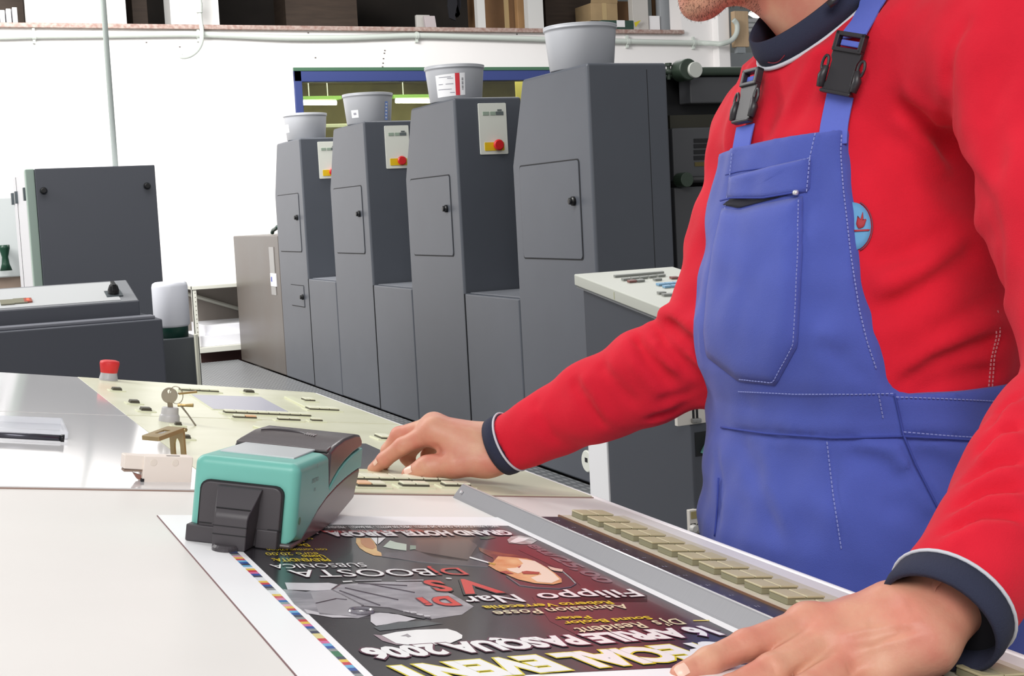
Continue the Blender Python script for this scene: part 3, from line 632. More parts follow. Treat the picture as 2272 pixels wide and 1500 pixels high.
# glossy cover sheet at the left, cream key film at the right
vs_ = tuv(450, 1091.5)[1]; vm0, vm1 = tuv(0, 915)[1], tuv(890, 945)[1]
m_gloss = M('gloss_panel', (226, 225, 226), .1, coat=.3)
ue = lambda v: tuv(180, 845)[0]+(tuv(440, 1050)[0]-tuv(180, 845)[0])*((v-tuv(180, 845)[1])/(tuv(440, 1050)[1]-tuv(180, 845)[1]))
vb = lambda u: vm0+(vm1-vm0)*(u-.11)/.67
obj('cover_plate', MB(T).prism([(U0+.01, vs_+.004), (ue(vs_), vs_+.004), (ue(vb(.2)), vb(.22)-.002), (U0+.01, vb(U0)-.002)], lambda a, b, t: (a, b, t), -.002, .002), m_gloss, tab)
obj('cover_plate', MB(T).prism([(U0+.01, vb(U0)+.003), (ue(vb(.2)), vb(.22)+.003), (ue(far(.2)), far(.18)-.01), (U0+.01, far(U0)-.01)], lambda a, b, t: (a, b, t), -.002, .002), m_gloss, tab)
m_film = M('key_film', (226, 226, 200), .28, noise=.06, nscale=9, rgb2=(214, 214, 184))
kf = obj('key_film', MB(T).prism([(ue(vs_)+.001, vs_+.002), (U1-.004, vs_+.002), (U1-.004, vm1-.002), (ue(vm1), vb(.25)-.002)], lambda a, b, t: (a, b, t), -.002, .0025), m_film, tab)
kf2 = obj('key_film', MB(T).prism([(ue(vm1), vb(.25)+.003), (U1-.004, vm1+.003), (U1-.004, far(U1)-.012), (ue(far(.2)), far(.18)-.012)], lambda a, b, t: (a, b, t), -.002, .0025), m_film, tab)
m_seam = M('seam_brown', (150, 126, 116), .6)
obj('seam', MB(T).box((U0, vs_-.001, -.001), (U1-.003, vs_+.002, .0012)), m_seam, tab)
obj('seam', MB(T).prism([(U0, vb(U0)-.002), (U1-.003, vb(U1)-.002), (U1-.003, vb(U1)+.003), (U0, vb(U0)+.003)], lambda a, b, t: (a, b, t), -.001, .001), m_seam, tab)
m_bez = M('key_bezel', (220, 222, 190), .35); m_slot = M('key_slot_dark', (78, 74, 62), .5); m_cap = M('key_cap', (232, 232, 208), .35); m_capo = M('key_cap_orange', (236, 190, 150), .4)
def keys(xa, ya, xb, yb, n, par, dep=.022, hot=(), dark=False):
    """a raised row of keys whose dark front edge runs from pixel a to pixel b"""
    u0, va = tuv(xa, ya, .004); u1, vb_ = tuv(xb, yb, .004); v = (va+vb_)/2
    bz = obj('key_frame', MB(T).box((u0-.007, v-.006, .001), (u1+.007, v+dep+.004, .0042)), m_bez, par, bevel=.0012)
    obj('key_slot', MB(T).box((u0, v, .004), (u1, v+dep, .0063)), m_slot, bz)
    wd = (u1-u0)/n
    for i in range(n):
        obj('key', MB(T).box((u0+i*wd+.0008, v+.0004, .0063), (u0+(i+1)*wd-.0008, v+dep, .0088)), m_slot if dark else (m_capo if i in hot else m_cap), bz, bevel=.0006)
keys(400, 866, 487, 871, 4, kf2); keys(545, 871, 565, 872, 1, kf2, dark=True)
keys(250, 866, 271, 867, 1, kf2, dark=True); keys(288, 894, 311, 896, 1, kf2, dark=True); keys(313, 911, 338, 913, 1, kf2, dark=True)
keys(499, 916, 692, 925, 8, kf2, .02); keys(519, 927, 570, 929, 2, kf2, .012, hot=(1,)); keys(618, 932, 667, 934, 2, kf2, .012); keys(692, 934, 716, 935, 1, kf2, .012)
keys(676, 889, 701, 891, 2, kf2, .03); keys(687, 909, 753, 912, 3, kf2, .03)
keys(403, 973, 424, 974, 1, kf, .012, dark=True); keys(846, 974, 872, 975, 1, kf, .035); keys(388, 943, 405, 945, 1, kf, .01, dark=True)
keys(740, 1064, 1005, 1070, 8, kf, .028); keys(793, 1079, 858, 1081, 2, kf, .02, hot=(0,)); keys(892, 1079, 954, 1081, 2, kf, .016); keys(986, 1079, 1046, 1081, 2, kf, .016)
# display windows sunk in the film
m_disp = M('display_grey', (176, 176, 190), .3); m_disp2 = M('display_dark', (84, 84, 92), .2, coat=.3)
def disp(pts, par, mat, nm='display'):
    P = [tuv(x, y, .003) for x, y in pts]; c = np.mean(P, 0)
    fr2 = obj('display_frame', MB(T).prism([tuple(c+(p-c)*1.06) for p in P], lambda a, b, t: (a, b, t), .0015, .0032), m_bez, par)
    obj(nm, MB(T).prism([tuple(p) for p in P], lambda a, b, t: (a, b, t), .002, .0036), mat, fr2)
disp([(425, 876), (578, 881), (640, 914), (474, 908)], kf2, m_disp)
disp([(770, 984), (812, 985), (868, 1010), (858, 1042), (770, 1040)], kf, m_disp2)
# raised cream bars (covers) between the keys
for a, b_ in (((630, 882), (676, 905)), ((560, 948), (600, 958))):
    p, q = tuv(*a, .003), tuv(*b_, .003)
    obj('film_ridge', MB(T).prism([(p[0], p[1]), (p[0]+.02, p[1]), (q[0]+.02, q[1]), (q[0], q[1])], lambda a, b, t: (a, b, t), .002, .006), m_bez, kf2, bevel=.001)
# emergency stop
u, v = tuv(240, 846)
eb = obj('stop_collar', MB(T).add(*(lambda m: (m.v, m.f))(MB().lathe([(.0185, 0), (.0182, .006), (.0165, .014), (.016, .018)], (u, v, 0), n=28))), M('collar_grey', (186, 186, 190), .4), tab)
obj('stop_button', MB(T).add(*(lambda m: (m.v, m.f))(MB().lathe([(.014, .014), (.0165, .018), (.0195, .036), (.0185, .041), (.012, .043)], (u, v, 0), n=32))), M('stop_red', (216, 40, 44), .45, bump=.3, bscale=700), eb, smooth=True)
# key switch
u, v = tuv(375, 938)
ks = obj('key_switch', MB(T).add(*(lambda m: (m.v, m.f))(MB().lathe([(.0165, 0), (.0155, .010), (.0145, .0125), (.0135, .0135), (.0128, .023), (.0115, .0245)], (u, v, .0), n=32))), M('switch_grey', (190, 188, 190), .35), tab, bevel=.0008)
kc = np.array([u, v])
# pen tray at the left edge
def tray():
    a, b_, c, d = tuv(-60, 938), tuv(136, 946), tuv(150, 978), tuv(-60, 966)
    t = thing('pen_tray', 'clear plastic tray lying on the table at the left edge', 'tray', T(*((a+c)/2)))
    m_clear = M('clear_plastic', (236, 238, 244), .08, alpha=.45)
    P = [a, b_, c, d]; cc = np.mean(P, 0)
    obj('tray_floor', MB(T).prism([tuple(p) for p in P], lambda a, b, t: (a, b, t), .0025, .0035), m_clear, t)
    inn = [cc+(p-cc)*.97 for p in P]
    for i in range(4):
        j = (i+1) % 4; obj('tray_side', MB(T).prism([tuple(P[i]), tuple(P[j]), tuple(inn[j]), tuple(inn[i])], lambda a, b, t: (a, b, t), .0025, .012), m_clear, t)
    return t
tray()
p, q = tuv(-60, 960, .01), tuv(143, 971, .01)
t = thing('metal_rod', 'dark steel rod lying in the clear tray at the left', 'rod', T(*((p+q)/2), .008))
obj('rod', MB().tube([T(*p, .009), T(*q, .009)], .0042, 12), M('rod_steel', (84, 84, 92), .25, .8), t, smooth=True)
obj('rod_tip', MB().tube([T(*(q-(q-p)*.04), .009), T(*q, .009)], .005, 12), M('rod_dark', (40, 40, 44), .3, .5), t, smooth=True)
# ------------------------------------------------------------------ metal stop rail
a, b_ = tuv(1005, 1104), tuv(1640, 1401)
b2 = a+(b_-a)*1.2; dr_ = (b_-a)/np.linalg.norm(b_-a); pr = np.array([dr_[1], -dr_[0]])
if pr[0] < 0: pr = -pr
m_alu = M('rail_aluminium', (126, 126, 131), .42, .1, noise=.05, nscale=30, stretch=(1, 30, 1))
rp = lambda s, o, h: T(*(a+(b2-a)*s+pr*o), h)
hh = .0155
prof = [(0, 0), (.0015, .003), (.010, hh), (.012, hh+.0012), (.0145, hh), (.0145, .0)]
mb = MB(); n = len(prof); vs = [rp(s, o, h) for s in (0, 1) for o, h in prof]
mb.add([tuple(v) for v in vs], [list(range(n)), list(range(n, 2*n))]+[(i, (i+1) % n, n+(i+1) % n, n+i) for i in range(n)])
rl_ = thing('stop_rail', 'long grey aluminium stop rail beside the poster', 'rail', a_ := T(*a))
obj('rail_profile', mb, m_alu, rl_)
obj('rail_lip', MB().tube([rp(0, .0125, hh+.0006), rp(1, .0125, hh+.0006)], .0012, 6), M('rail_bright', (226, 226, 228), .25, .4), rl_, smooth=True)
obj('rail_screw', MB().lathe([(.002, -.001), (.002, .0012)], rp(.02, .004, .009), (-.8, 0, .5), 10), M('rail_bright', (226, 226, 228), .25, .4), rl_)
# ------------------------------------------------------------------ long keypad along the front edge
u0k = tuv(1255, 1147)[0]; uL = tuv(1190, 1152)[0]; v_top = tuv(1262, 1150)[1]; v_bot = .40
ub0 = tuv(1260, 1150)[0]; ub1 = tuv(1700, 1345)[0]
ukl = (ub0+ub1)/2 - .004
kp2 = thing('ink_keypad', 'long keypad strip of paired olive keys along the front edge of the table', 'keypad', T(ukl, 1.0))
rail_u = lambda v: (a+(b2-a)*((v-a[1])/(b2-a)[1]))[0]+.014
obj('dark_strip', MB(T).prism([(rail_u(v_top)+.001, v_top), (ukl, v_top), (ukl, v_bot), (rail_u(v_bot)+.001, v_bot)], lambda a, b, t: (a, b, t), .0004, .0016), M('strip_dark', (62, 60, 74), .3, noise=.2, nscale=8, rgb2=(48, 46, 56)), kp2)
m_base = M('keypad_base', (204, 197, 178), .5, noise=.1, nscale=30)
ukr = tuv(2230, 1472)[0]-.004
obj('key_base', MB(T).box((ukl, v_bot, .0005), (ukr, v_top+.004, .003)), m_base, kp2, bevel=.001)
obj('base_edge', MB(T).box((ukl-.0012, v_bot, .0005), (ukl+.0004, v_top+.004, .0034)), M('edge_brown', (132, 96, 70), .6), kp2)
m_ok = M('olive_key', (194, 184, 148), .45, noise=.08, nscale=60); m_ok2 = M('olive_key_skirt', (140, 136, 110), .5)
kL = tuv(1293, 1143, .009); kR = tuv(1380, 1150, .009)
# key pitch measured from the first to the tenth pair
vk = [tuv(x, y, .003)[1] for x, y in ((1315, 1154), (1350, 1171), (1388, 1187), (1427, 1201), (1470, 1218), (1514, 1236), (1562, 1255), (1613, 1275), (1664, 1297))]; pf = np.polyfit(np.arange(9), vk, 1); v0, pitch = pf[1], -pf[0]
print('keypad pitch', pitch, 'u', kL, kR, ukl, ukr)
uk0, uk1 = ukl+.0125, ukl+.0125+.039
for i in range(24):
    v = v0-i*pitch
    if v < v_bot+.02: break
    kb = obj('key_pair', MB(T).box((uk0, v, .003), (uk1, v+pitch*.70, .0085)), m_ok2, kp2, bevel=.0008)
    um = (uk0+uk1)/2
    for c0, c1 in ((uk0-.0005, um-.0006), (um+.0006, uk1+.0005)):
        obj('key', MB(T).prism([(c0, v-.0006), (c1, v-.0006), (c1, v+pitch*.70), (c0, v+pitch*.70)], lambda a, b, t: (a, b, t), .0085, .0105), m_ok, kb, bevel=.0007)
# printed rows on the dark strip
m_prt = M('strip_print', (140, 140, 160), .5)
for i in range(22):
    v = v0-i*pitch+.006
    if v < v_bot+.03: break
    mb = MB(T); ur = rail_u(v)+.006; ue_ = ukl-.012
    for q_ in range(16):
        uu = ur+(ue_-ur)*(q_+.2*random.random())/16; hq = .0022+.0024*random.random()
        if q_ % 7 != 6: mb.add([(uu, v, .00175), (uu+(ue_-ur)*.028, v, .00175), (uu+(ue_-ur)*.028, v-hq, .00175), (uu, v-hq, .00175)], [(0, 1, 2, 3)])
    obj('caption_row', mb, m_prt, kp2, kind='stuff')
# ------------------------------------------------------------------ key ring in the switch
m_brass = M('brass', (176, 150, 100), .3, .75); m_steelk = M('key_steel', (160, 150, 132), .3, .8)
view = np.array([RC[0][0], RC[0][1], 0]); view /= np.linalg.norm(view)   # horizontal direction across the key bow
base = T(kc[0], kc[1], .0245)
t = thing('key_bunch', 'bunch of small keys hanging from the key switch', 'keys', base)
hc = base+np.array([0, 0, .0185])
def disc(c, r, th, hole, mat, nm, ax):
    c = np.array(c); ax = np.array(ax)/np.linalg.norm(ax); side = np.cross(ax, [0, 0, 1]); side /= np.linalg.norm(side); up = np.cross(side, ax)
    n = 28; vs = []; hcn = up*r*.5
    for s in (-1, 1):
        for i in range(n):
            A = 2*math.pi*i/n; d = side*math.cos(A)+up*math.sin(A); vs.append(c+ax*th*s+d*r)
        for i in range(n):
            A = 2*math.pi*i/n; d = side*math.cos(A)+up*math.sin(A); vs.append(c+ax*th*s+hcn+d*hole)
    fs = []
    for i in range(n):
        j = (i+1) % n; fs += [(i, j, n+j, n+i), (2*n+i, 2*n+j, 3*n+j, 3*n+i), (i, j, 2*n+j, 2*n+i), (n+i, n+j, 3*n+j, 3*n+i)]
    return obj(nm, MB().add([tuple(v) for v in vs], fs), mat, t, smooth=False, bevel=.0003), up
axk = np.cross(view, [0, 0, 1.0])
bow, upk = disc(hc, .0125, .0011, .003, m_steelk, 'key_bow', axk)
obj('key_blade', MB().box(base+np.array([-.004, -.0012, -.004]), base+np.array([.004, .0012, .008])), m_steelk, t)
rc0 = hc+upk*.006
ring = [rc0+view*(.0105+.0105*math.cos(A)) + np.array([0, 0, -.006+.014*math.sin(A)])+axk*.002*math.sin(A) for A in np.linspace(0, 2*math.pi, 25)[:-1]]
obj('split_ring', MB().tube(ring, .0007, 8, closed=True), m_steelk, t, smooth=True)
k1 = hc+view*.016+np.array([0, 0, .003]); obj('brass_key', MB().box(k1+np.array([-.003, -.0012, -.0015]), k1+view*.028+np.array([0, .0012, .0015])), m_brass, t, bevel=.0006)
k2 = hc+view*.012+np.array([0, 0, -.016]); 
obj('brass_key', MB().tube([k2, k2+view*.012+np.array([0, 0, -.001]), k2+view*.024+np.array([0, 0, -.0015])], [.0026, .0022, .003], 8), m_brass, t)
k3 = k2+view*.004; k4 = T(*tuv(434, 944, .003), .003)
obj('long_key', MB().tube([k3, k3*.5+k4*.5+np.array([0, 0, .001]), k4], [.0016, .0013, .0014], 8), m_steelk, t)
# ------------------------------------------------------------------ folding magnifier
m_br = M('magnifier_brass', (168, 146, 104), .35, .55, noise=.15, nscale=40)
u, v = tuv(388, 1018); base = T(u, v)
f = np.array([-.86, -.5, 0]); f /= np.linalg.norm(f); s_ = np.array([-f[1], f[0], 0]);
if s_ @ RC[0] < 0: s_ = -s_
z_ = np.array([0, 0, 1.0])
t = thing('folding_magnifier', 'open brass folding magnifier standing behind the cream block', 'magnifier', base)
G = lambda a, b, c: tuple(base+s_*a+f*b+z_*(c-(.12*(b+.006) if c > .033 else 0)))
W2 = .0135
obj('magnifier_foot', MB(G).box((-W2, -.006, 0), (W2, .03, .0022)), m_br, t, bevel=.0006)
# upright with an arched opening
out = [(-W2, 0), (-W2, .036), (W2, .036), (W2, 0)]
arch = [(.006, 0), (.006, .014)]+[(.006*math.cos(A), .014+.012*math.sin(A)) for A in np.linspace(0, math.pi, 9)[1:-1]]+[(-.006, .014), (-.006, 0)]
pol = out+arch
mbu = MB(G).prism(pol, lambda a, b, tt: (a, tt, b), -.008, -.005)
obj('upright', mbu, m_br, t)
obj('hinge_pin', MB().tube([G(-W2-.004, -.0065, .037), G(W2+.004, -.0065, .037)], .0026, 12), m_br, t, smooth=True)
lens_c = (0, .016, .0365); n = 32
sq = rrect(-.0165, -.006, .0165, .037, .002, 3)
mbl = MB(G); ang = [math.atan2(y-.016, x) for x, y in sq]
ci = [(0.0098*math.cos(A), .016+.0098*math.sin(A)) for A in ang]
m_ = len(sq); vs = [(x, y, h) for h in (.035, .0405) for x, y in sq]+[(x, y, h) for h in (.035, .0405) for x, y in ci]
fs = []
for i in range(m_):
    j = (i+1) % m_; fs += [(i, j, m_+j, m_+i), (2*m_+i, 2*m_+j, 3*m_+j, 3*m_+i), (i, j, 2*m_+j, 2*m_+i), (m_+i, m_+j, 3*m_+j, 3*m_+i)]
fm = obj('lens_frame', mbl.add(vs, fs), m_br, t, bevel=.0004)
obj('lens', MB(G).add(*(lambda m: (m.v, m.f))(MB().lathe([(.0096, -.001), (.0098, 0), (.007, .0012), (.001, .0018)], (0, .016, .038), n=24))), M('lens_glass', (240, 245, 250), .02, alpha=.35), fm, smooth=True)
# ------------------------------------------------------------------ cream block in front of it
pL, pR = tuv(315, 1073), tuv(424, 1074)
dv = pR-pL; Lb = np.linalg.norm(dv); dv /= Lb; pv = np.array([-dv[1], dv[0]])
t = thing('cream_block', 'cream plastic block lying on its side beside the teal spectrophotometer', 'block', T(*((pL+pR)/2)))
m_blk = M('block_cream', (236, 224, 214), .45)
B = lambda x, y, z: T(*(pL+dv*x+pv*y), z)
hb = .0305
bb = obj('block_body', MB(B).box((0, 0, 0), (Lb, .022, hb)), m_blk, t, bevel=.0012)
obj('block_arm', MB(B).prism([(-.021, .016), (.004, .015), (.004, hb), (-.021, hb+.001)], lambda a, b, tt: (a, tt, b), .002, .02), m_blk, t, bevel=.001)
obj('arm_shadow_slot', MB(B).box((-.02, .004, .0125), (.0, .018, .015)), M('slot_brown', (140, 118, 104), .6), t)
obj('red_clip', MB(B).prism([(-.009, .011), (.0, .008), (.0, .003), (-.004, .004)], lambda a, b, tt: (a, tt, b), .006, .014), M('clip_red', (150, 104, 92), .5), t)
obj('corner_foot', MB(B).box((-.0012, -.0006, 0), (.002, .004, .0055)), m_gap, t)
obj('top_print', MB(B).box((Lb*.48, .006, hb), (Lb*.75, .009, hb+.0003)), M('print_dark', (70, 66, 66), .6), t)
for x in (Lb*.2, Lb*.64): obj('moulded_mark', MB().lathe([(.004, 0), (.0036, .0003)], B(x, -.0001, hb*.78), tuple(-(np.array(B(0, 1, 0))-np.array(B(0, 0, 0)))), 16), M('block_mark', (228, 216, 204), .5), bb)
# ================================================================== printed poster
def gm(name, rgb, **k): return M('ink_'+name, rgb, k.pop('rough', .22), coat=.25, **k)
pTL, pBL = tuv(349.5, 1145), tuv(657, 1500)
dl = (pBL-pTL)/np.linalg.norm(pBL-pTL)
pTR = tuv(1118, 1150)
sR = tuv(1644, 1402)
bot_v = .60
uL_ = lambda v: pTL[0]+(pBL[0]-pTL[0])*((v-pTL[1])/(pBL[1]-pTL[1]))
uR_ = lambda v: pTR[0]+(sR[0]-pTR[0])*((v-pTR[1])/(sR[1]-pTR[1]))
t = thing('poster', 'printed black event poster with white margins lying on the table', 'poster', T(.37, 1.0))
post = t
m_paper = M('poster_paper', (250, 250, 252), .3)
obj('sheet', MB(T).prism([tuple(pTL), (uR_(pTR[1])+.004, pTR[1]), (uR_(bot_v)+.004, bot_v), (uL_(bot_v), bot_v)], lambda a, b, w: (a, b, w), .0002, .0011), m_paper, t)
obj('sheet_edge', MB(T).prism([tuple(pTL+[-.0008, 0]), (uL_(bot_v)-.0008, bot_v), (uL_(bot_v), bot_v), tuple(pTL)], lambda a, b, w: (a, b, w), .0, .0008), M('edge_plum', (120, 90, 92), .7), t)
k0, k1 = tuv(537, 1225), tuv(823.6, 1500); blk_l = lambda v: k0[0]+(k1[0]-k0[0])*((v-k0[1])/(k1[1]-k0[1]))
r0_, r1_ = tuv(1126, 1168.5), tuv(1622, 1405); blk_r = lambda v: r0_[0]+(r1_[0]-r0_[0])*((v-r0_[1])/(r1_[1]-r0_[1]))
vt = (tuv(708, 1168)[1]+tuv(1110, 1168)[1])/2
vb0, vb1 = tuv(1400, 1500)[1], tuv(1533, 1470)[1]
vbm = (vb0+vb1)/2-.002
m_black = gm('black', (42, 42, 46), noise=.25, nscale=7, rgb2=(58, 52, 58))
obj('printed_area', MB(T).prism([(blk_l(vt), vt), (blk_r(vt), vt), (blk_r(vbm), vbm), (blk_l(vbm), vbm)], lambda a, b, w: (a, b, w), .0011, .0013), m_black, t)
LV = {'a': .00145, 'b': .0016, 'c': .00175, 'd': .0019, 'e': .00205, 'f': .0022}
def shape(nm, pts, mat, lv, par=post):
    P = [tuv(x, y, .001) for x, y in pts]; return obj(nm, MB(T).add([(p[0], p[1], LV[lv]) for p in P], [list(range(len(P)))]), mat, par)
Z3 = lambda pts: [(1020+x*.1849, 1160+y*.1849) for x, y in pts]
Z4 = lambda pts: [(640+x*.2025, 1280+y*.2025) for x, y in pts]
Z2 = lambda pts: [(760+x*.1849, 1150+y*.1849) for x, y in pts]
Z1 = lambda pts: [(560+x*.1496, 1150+y*.1496) for x, y in pts]
# backdrop tones
shape('tone_patch', Z2([(900, 260), (1500, 250), (1620, 330), (1500, 520), (1100, 480), (860, 380)]), gm('smoke_brown', (98, 84, 84), noise=.2, nscale=14), 'a')
shape('tone_patch', Z2([(470, 470), (1100, 545), (1750, 590), (1640, 420), (1500, 500), (900, 400), (520, 420)]), gm('smoke_grey', (84, 80, 88), noise=.15, nscale=14), 'a')
shape('tone_patch', Z3([(700, 330), (820, 270), (1150, 380), (1900, 700), (2250, 880), (2250, 960), (1300, 960), (1450, 760), (1300, 620), (1000, 470)]), gm('deep_red', (92, 34, 44), noise=.3, nscale=22, rgb2=(60, 40, 48)), 'a')
shape('tone_patch', [(1180, 1325), (1440, 1320), (1560, 1375), (1600, 1400), (1300, 1420), (1220, 1380)], gm('dull_red', (74, 44, 52), noise=.25, nscale=16), 'a')
shape('green_glint', Z3([(240, 180), (380, 165), (440, 185), (330, 205), (250, 200)]), gm('green_dim', (66, 96, 78)), 'b')
# vinyl disc edge and shapes at the far left
shape('orange_disc', Z1([(1540, 300), (1750, 300), (1800, 350), (1840, 420), (1850, 490), (1910, 520), (1920, 570), (1800, 560), (1680, 510), (1590, 450), (1535, 370)]), gm('orange', (226, 164, 92), noise=.25, nscale=40, rgb2=(246, 206, 130)), 'b')
shape('orange_disc_core', Z1([(1600, 305), (1740, 305), (1800, 370), (1830, 440), (1780, 470), (1680, 440), (1610, 380)]), gm('orange_deep', (208, 134, 70)), 'c')
shape('white_triangle', Z1([(1755, 300), (1850, 300), (1848, 400), (1835, 395)]), gm('white', (255, 255, 255)), 'd')
shape('white_triangle', Z1([(1866, 300), (1975, 300), (1880, 385), (1864, 395)]), gm('white', (255, 255, 255)), 'd')
shape('mint_strip', Z2([(485, 350), (570, 272), (640, 295), (768, 318), (765, 395), (620, 378)]), gm('mint', (206, 222, 206)), 'b')
shape('mint_chip', Z2([(810, 330), (880, 335), (880, 378), (808, 385)]), gm('mint_dim', (140, 166, 150)), 'b')
# portrait of a smoker
shape('portrait_hair', Z3([(225, 300), (330, 335), (420, 350), (520, 375), (660, 390), (780, 420), (880, 450), (700, 520), (560, 480), (420, 520), (400, 430), (300, 380), (240, 345)]), gm('hair_brown', (150, 96, 60), noise=.5, nscale=60, rgb2=(70, 44, 38)), 'b')
shape('portrait_face', Z3([(400, 480), (460, 410), (600, 420), (800, 440), (900, 470), (960, 500), (1050, 550), (1150, 620), (1220, 680), (1225, 725), (1120, 750), (900, 735), (700, 690), (560, 630), (440, 580), (340, 520)]), gm('skin_orange', (222, 156, 96), noise=.3, nscale=40, rgb2=(246, 206, 150)), 'c')
shape('portrait_highlight', Z3([(700, 440), (900, 470), (1050, 560), (1140, 630), (1200, 690), (1100, 735), (930, 720), (850, 670), (980, 630), (940, 600), (760, 600), (700, 620), (600, 590), (560, 560), (680, 550), (760, 500)]), gm('skin_bright', (255, 244, 222)), 'd')
shape('portrait_shadow', Z3([(740, 600), (800, 590), (960, 605), (940, 630), (760, 628)]), gm('skin_red', (166, 84, 62)), 'e')
shape('portrait_shadow', Z3([(690, 545), (740, 520), (715, 555)]), gm('skin_red', (166, 84, 62)), 'e')
shape('portrait_shadow', Z3([(470, 600), (560, 590), (650, 625), (560, 628)]), gm('skin_red', (166, 84, 62)), 'e')
shape('portrait_lobe', Z3([(1050, 530), (1150, 555), (1235, 570), (1230, 600), (1130, 585), (1090, 570)]), gm('skin_pale', (240, 216, 196)), 'd')
shape('cigarette', Z3([(115, 422), (128, 418), (370, 488), (350, 498), (118, 434)]), gm('white', (255, 255, 255)), 'd')
shape('cigarette_tip', Z3([(340, 486), (430, 500), (420, 520), (345, 500)]), gm('gold', (214, 172, 60)), 'e')
halo = Z3([(560, 650), (720, 760), (900, 785), (1200, 800), (1330, 780), (1395, 740), (1330, 670), (1235, 590)])
hm = MB(); hm.tube([T(*tuv(x, y, .001), .0016) for x, y in halo], .0006, 4); obj('halo_line', hm, gm('halo_grey', (120, 100, 108)), t)
hm = MB(); hm.tube([T(*tuv(x, y, .001), .0016) for x, y in Z2([(470, 460), (900, 525), (1200, 555), (1740, 590)])], .0005, 4); obj('arc_line', hm, gm('arc_grey', (128, 124, 128)), t)
shape('silver_emblem', Z3([(570, 210), (620, 170), (720, 160), (860, 185), (930, 222), (860, 262), (740, 262), (590, 250)]), gm('silver', (206, 206, 204), noise=.35, nscale=120), 'b')
shape('silver_emblem_glint', Z3([(600, 235), (700, 180), (840, 195), (760, 230), (660, 250)]), gm('white', (255, 255, 255)), 'c')
# grey jacket with belt
m_j = gm('jacket_grey', (184, 180, 186), noise=.25, nscale=26, rgb2=(140, 136, 144), stretch=(1, 2.5, 1)); m_j2 = gm('jacket_light', (220, 216, 222), noise=.15, nscale=30)
m_jd = gm('jacket_line', (84, 76, 84))
shape('jacket', Z4([(-60, 140), (190, 170), (560, 90), (1000, 60), (1500, 60), (1800, 200), (2030, 330), (1900, 420), (1560, 470), (1300, 430), (1180, 400), (900, 420), (760, 460), (200, 410), (60, 300)]), m_j, 'a')
shape('jacket_sleeve', Z4([(-40, 70), (240, 75), (440, 72), (560, 95), (470, 150), (300, 160), (-10, 148)]), m_j2, 'b')
shape('jacket_panel', Z4([(240, 180), (470, 150), (800, 320), (740, 440), (340, 420), (290, 300)]), gm('jacket_mid', (176, 172, 178), noise=.15, nscale=30), 'b')
shape('jacket_hem', Z4([(170, 360), (340, 400), (740, 455), (480, 455), (200, 405)]), m_j2, 'b')
shape('jacket_hand', Z4([(900, 420), (1000, 400), (1200, 420), (1400, 470), (1300, 495), (960, 545), (900, 500)]), m_j2, 'b')
shape('dark_band', Z4([(930, 560), (1200, 500), (1480, 490), (1700, 520), (1400, 560), (1000, 600)]), gm('slate', (84, 90, 94)), 'b')
for pts in ([(470, 150), (820, 325)], [(560, 90), (470, 150)], [(620, 130), (1200, 260)], [(560, 160), (1000, 320)], [(800, 330), (1100, 350), (1560, 470)], [(300, 300), (520, 250), (640, 260)], [(900, 90), (1380, 180)], [(760, 80), (1300, 105)]):
    P = [np.append(tuv(x, y, .001), 0) for x, y in Z4(pts)]; mb = MB()
    obj('jacket_seam', MB().tube([T(p[0], p[1], .0016) for p in P], .0007, 4), m_jd, t)
shape('belt', Z4([(800, 330), (1020, 340), (1200, 370), (1560, 450), (1480, 470), (1100, 400), (860, 390)]), gm('belt_dark', (92, 88, 94), noise=.4, nscale=90), 'c')
for x, y in ((1290, 390), (1370, 400), (1440, 425), (1520, 440)): shape('belt_stud', Z4([(x-40, y-12), (x+30, y-6), (x+36, y+10), (x-32, y+8)]), m_j2, 'd')
u, v = tuv(*Z4([(795, 405)])[0]); obj('buckle_ring', MB(T).add(*(lambda m: (m.v, m.f))(MB().tube([(u+.0085*math.cos(a), v+.0075*math.sin(a), .0022) for a in np.linspace(0, 6.283, 21)[:-1]], .0016, 6, closed=True))), gm('buckle_grey', (120, 116, 124)), t)
shape('buckle_glint', Z4([(770, 385), (800, 380), (830, 395), (800, 420), (775, 415)]), gm('white', (255, 255, 255)), 'e')
shape('white_lens', Z4([(1020, 650), (1180, 615), (1400, 590), (1740, 580), (1840, 610), (1905, 650), (1900, 685), (1780, 735), (1560, 758), (1300, 755), (1180, 740)]), gm('white', (255, 255, 255)), 'c')
shape('lens_shade', Z4([(930, 640), (1020, 650), (1180, 740), (1290, 756), (1180, 752), (1030, 710)]), gm('rose_grey', (170, 150, 158)), 'b')
shape('lens_mark', Z4([(1225, 662), (1270, 648), (1300, 635), (1345, 665), (1310, 675), (1285, 662)]), gm('mark_grey', (170, 166, 170)), 'd')
shape('white_dash', Z4([(590, 56), (690, 52), (706, 62), (600, 68)]), gm('white', (255, 255, 255)), 'c')
for a, b_ in ((720, 1020), (1170, 1480)): shape('grey_dash', Z4([(a, 44), (b_, 38), (b_, 52), (a+20, 56)]), m_j, 'c')
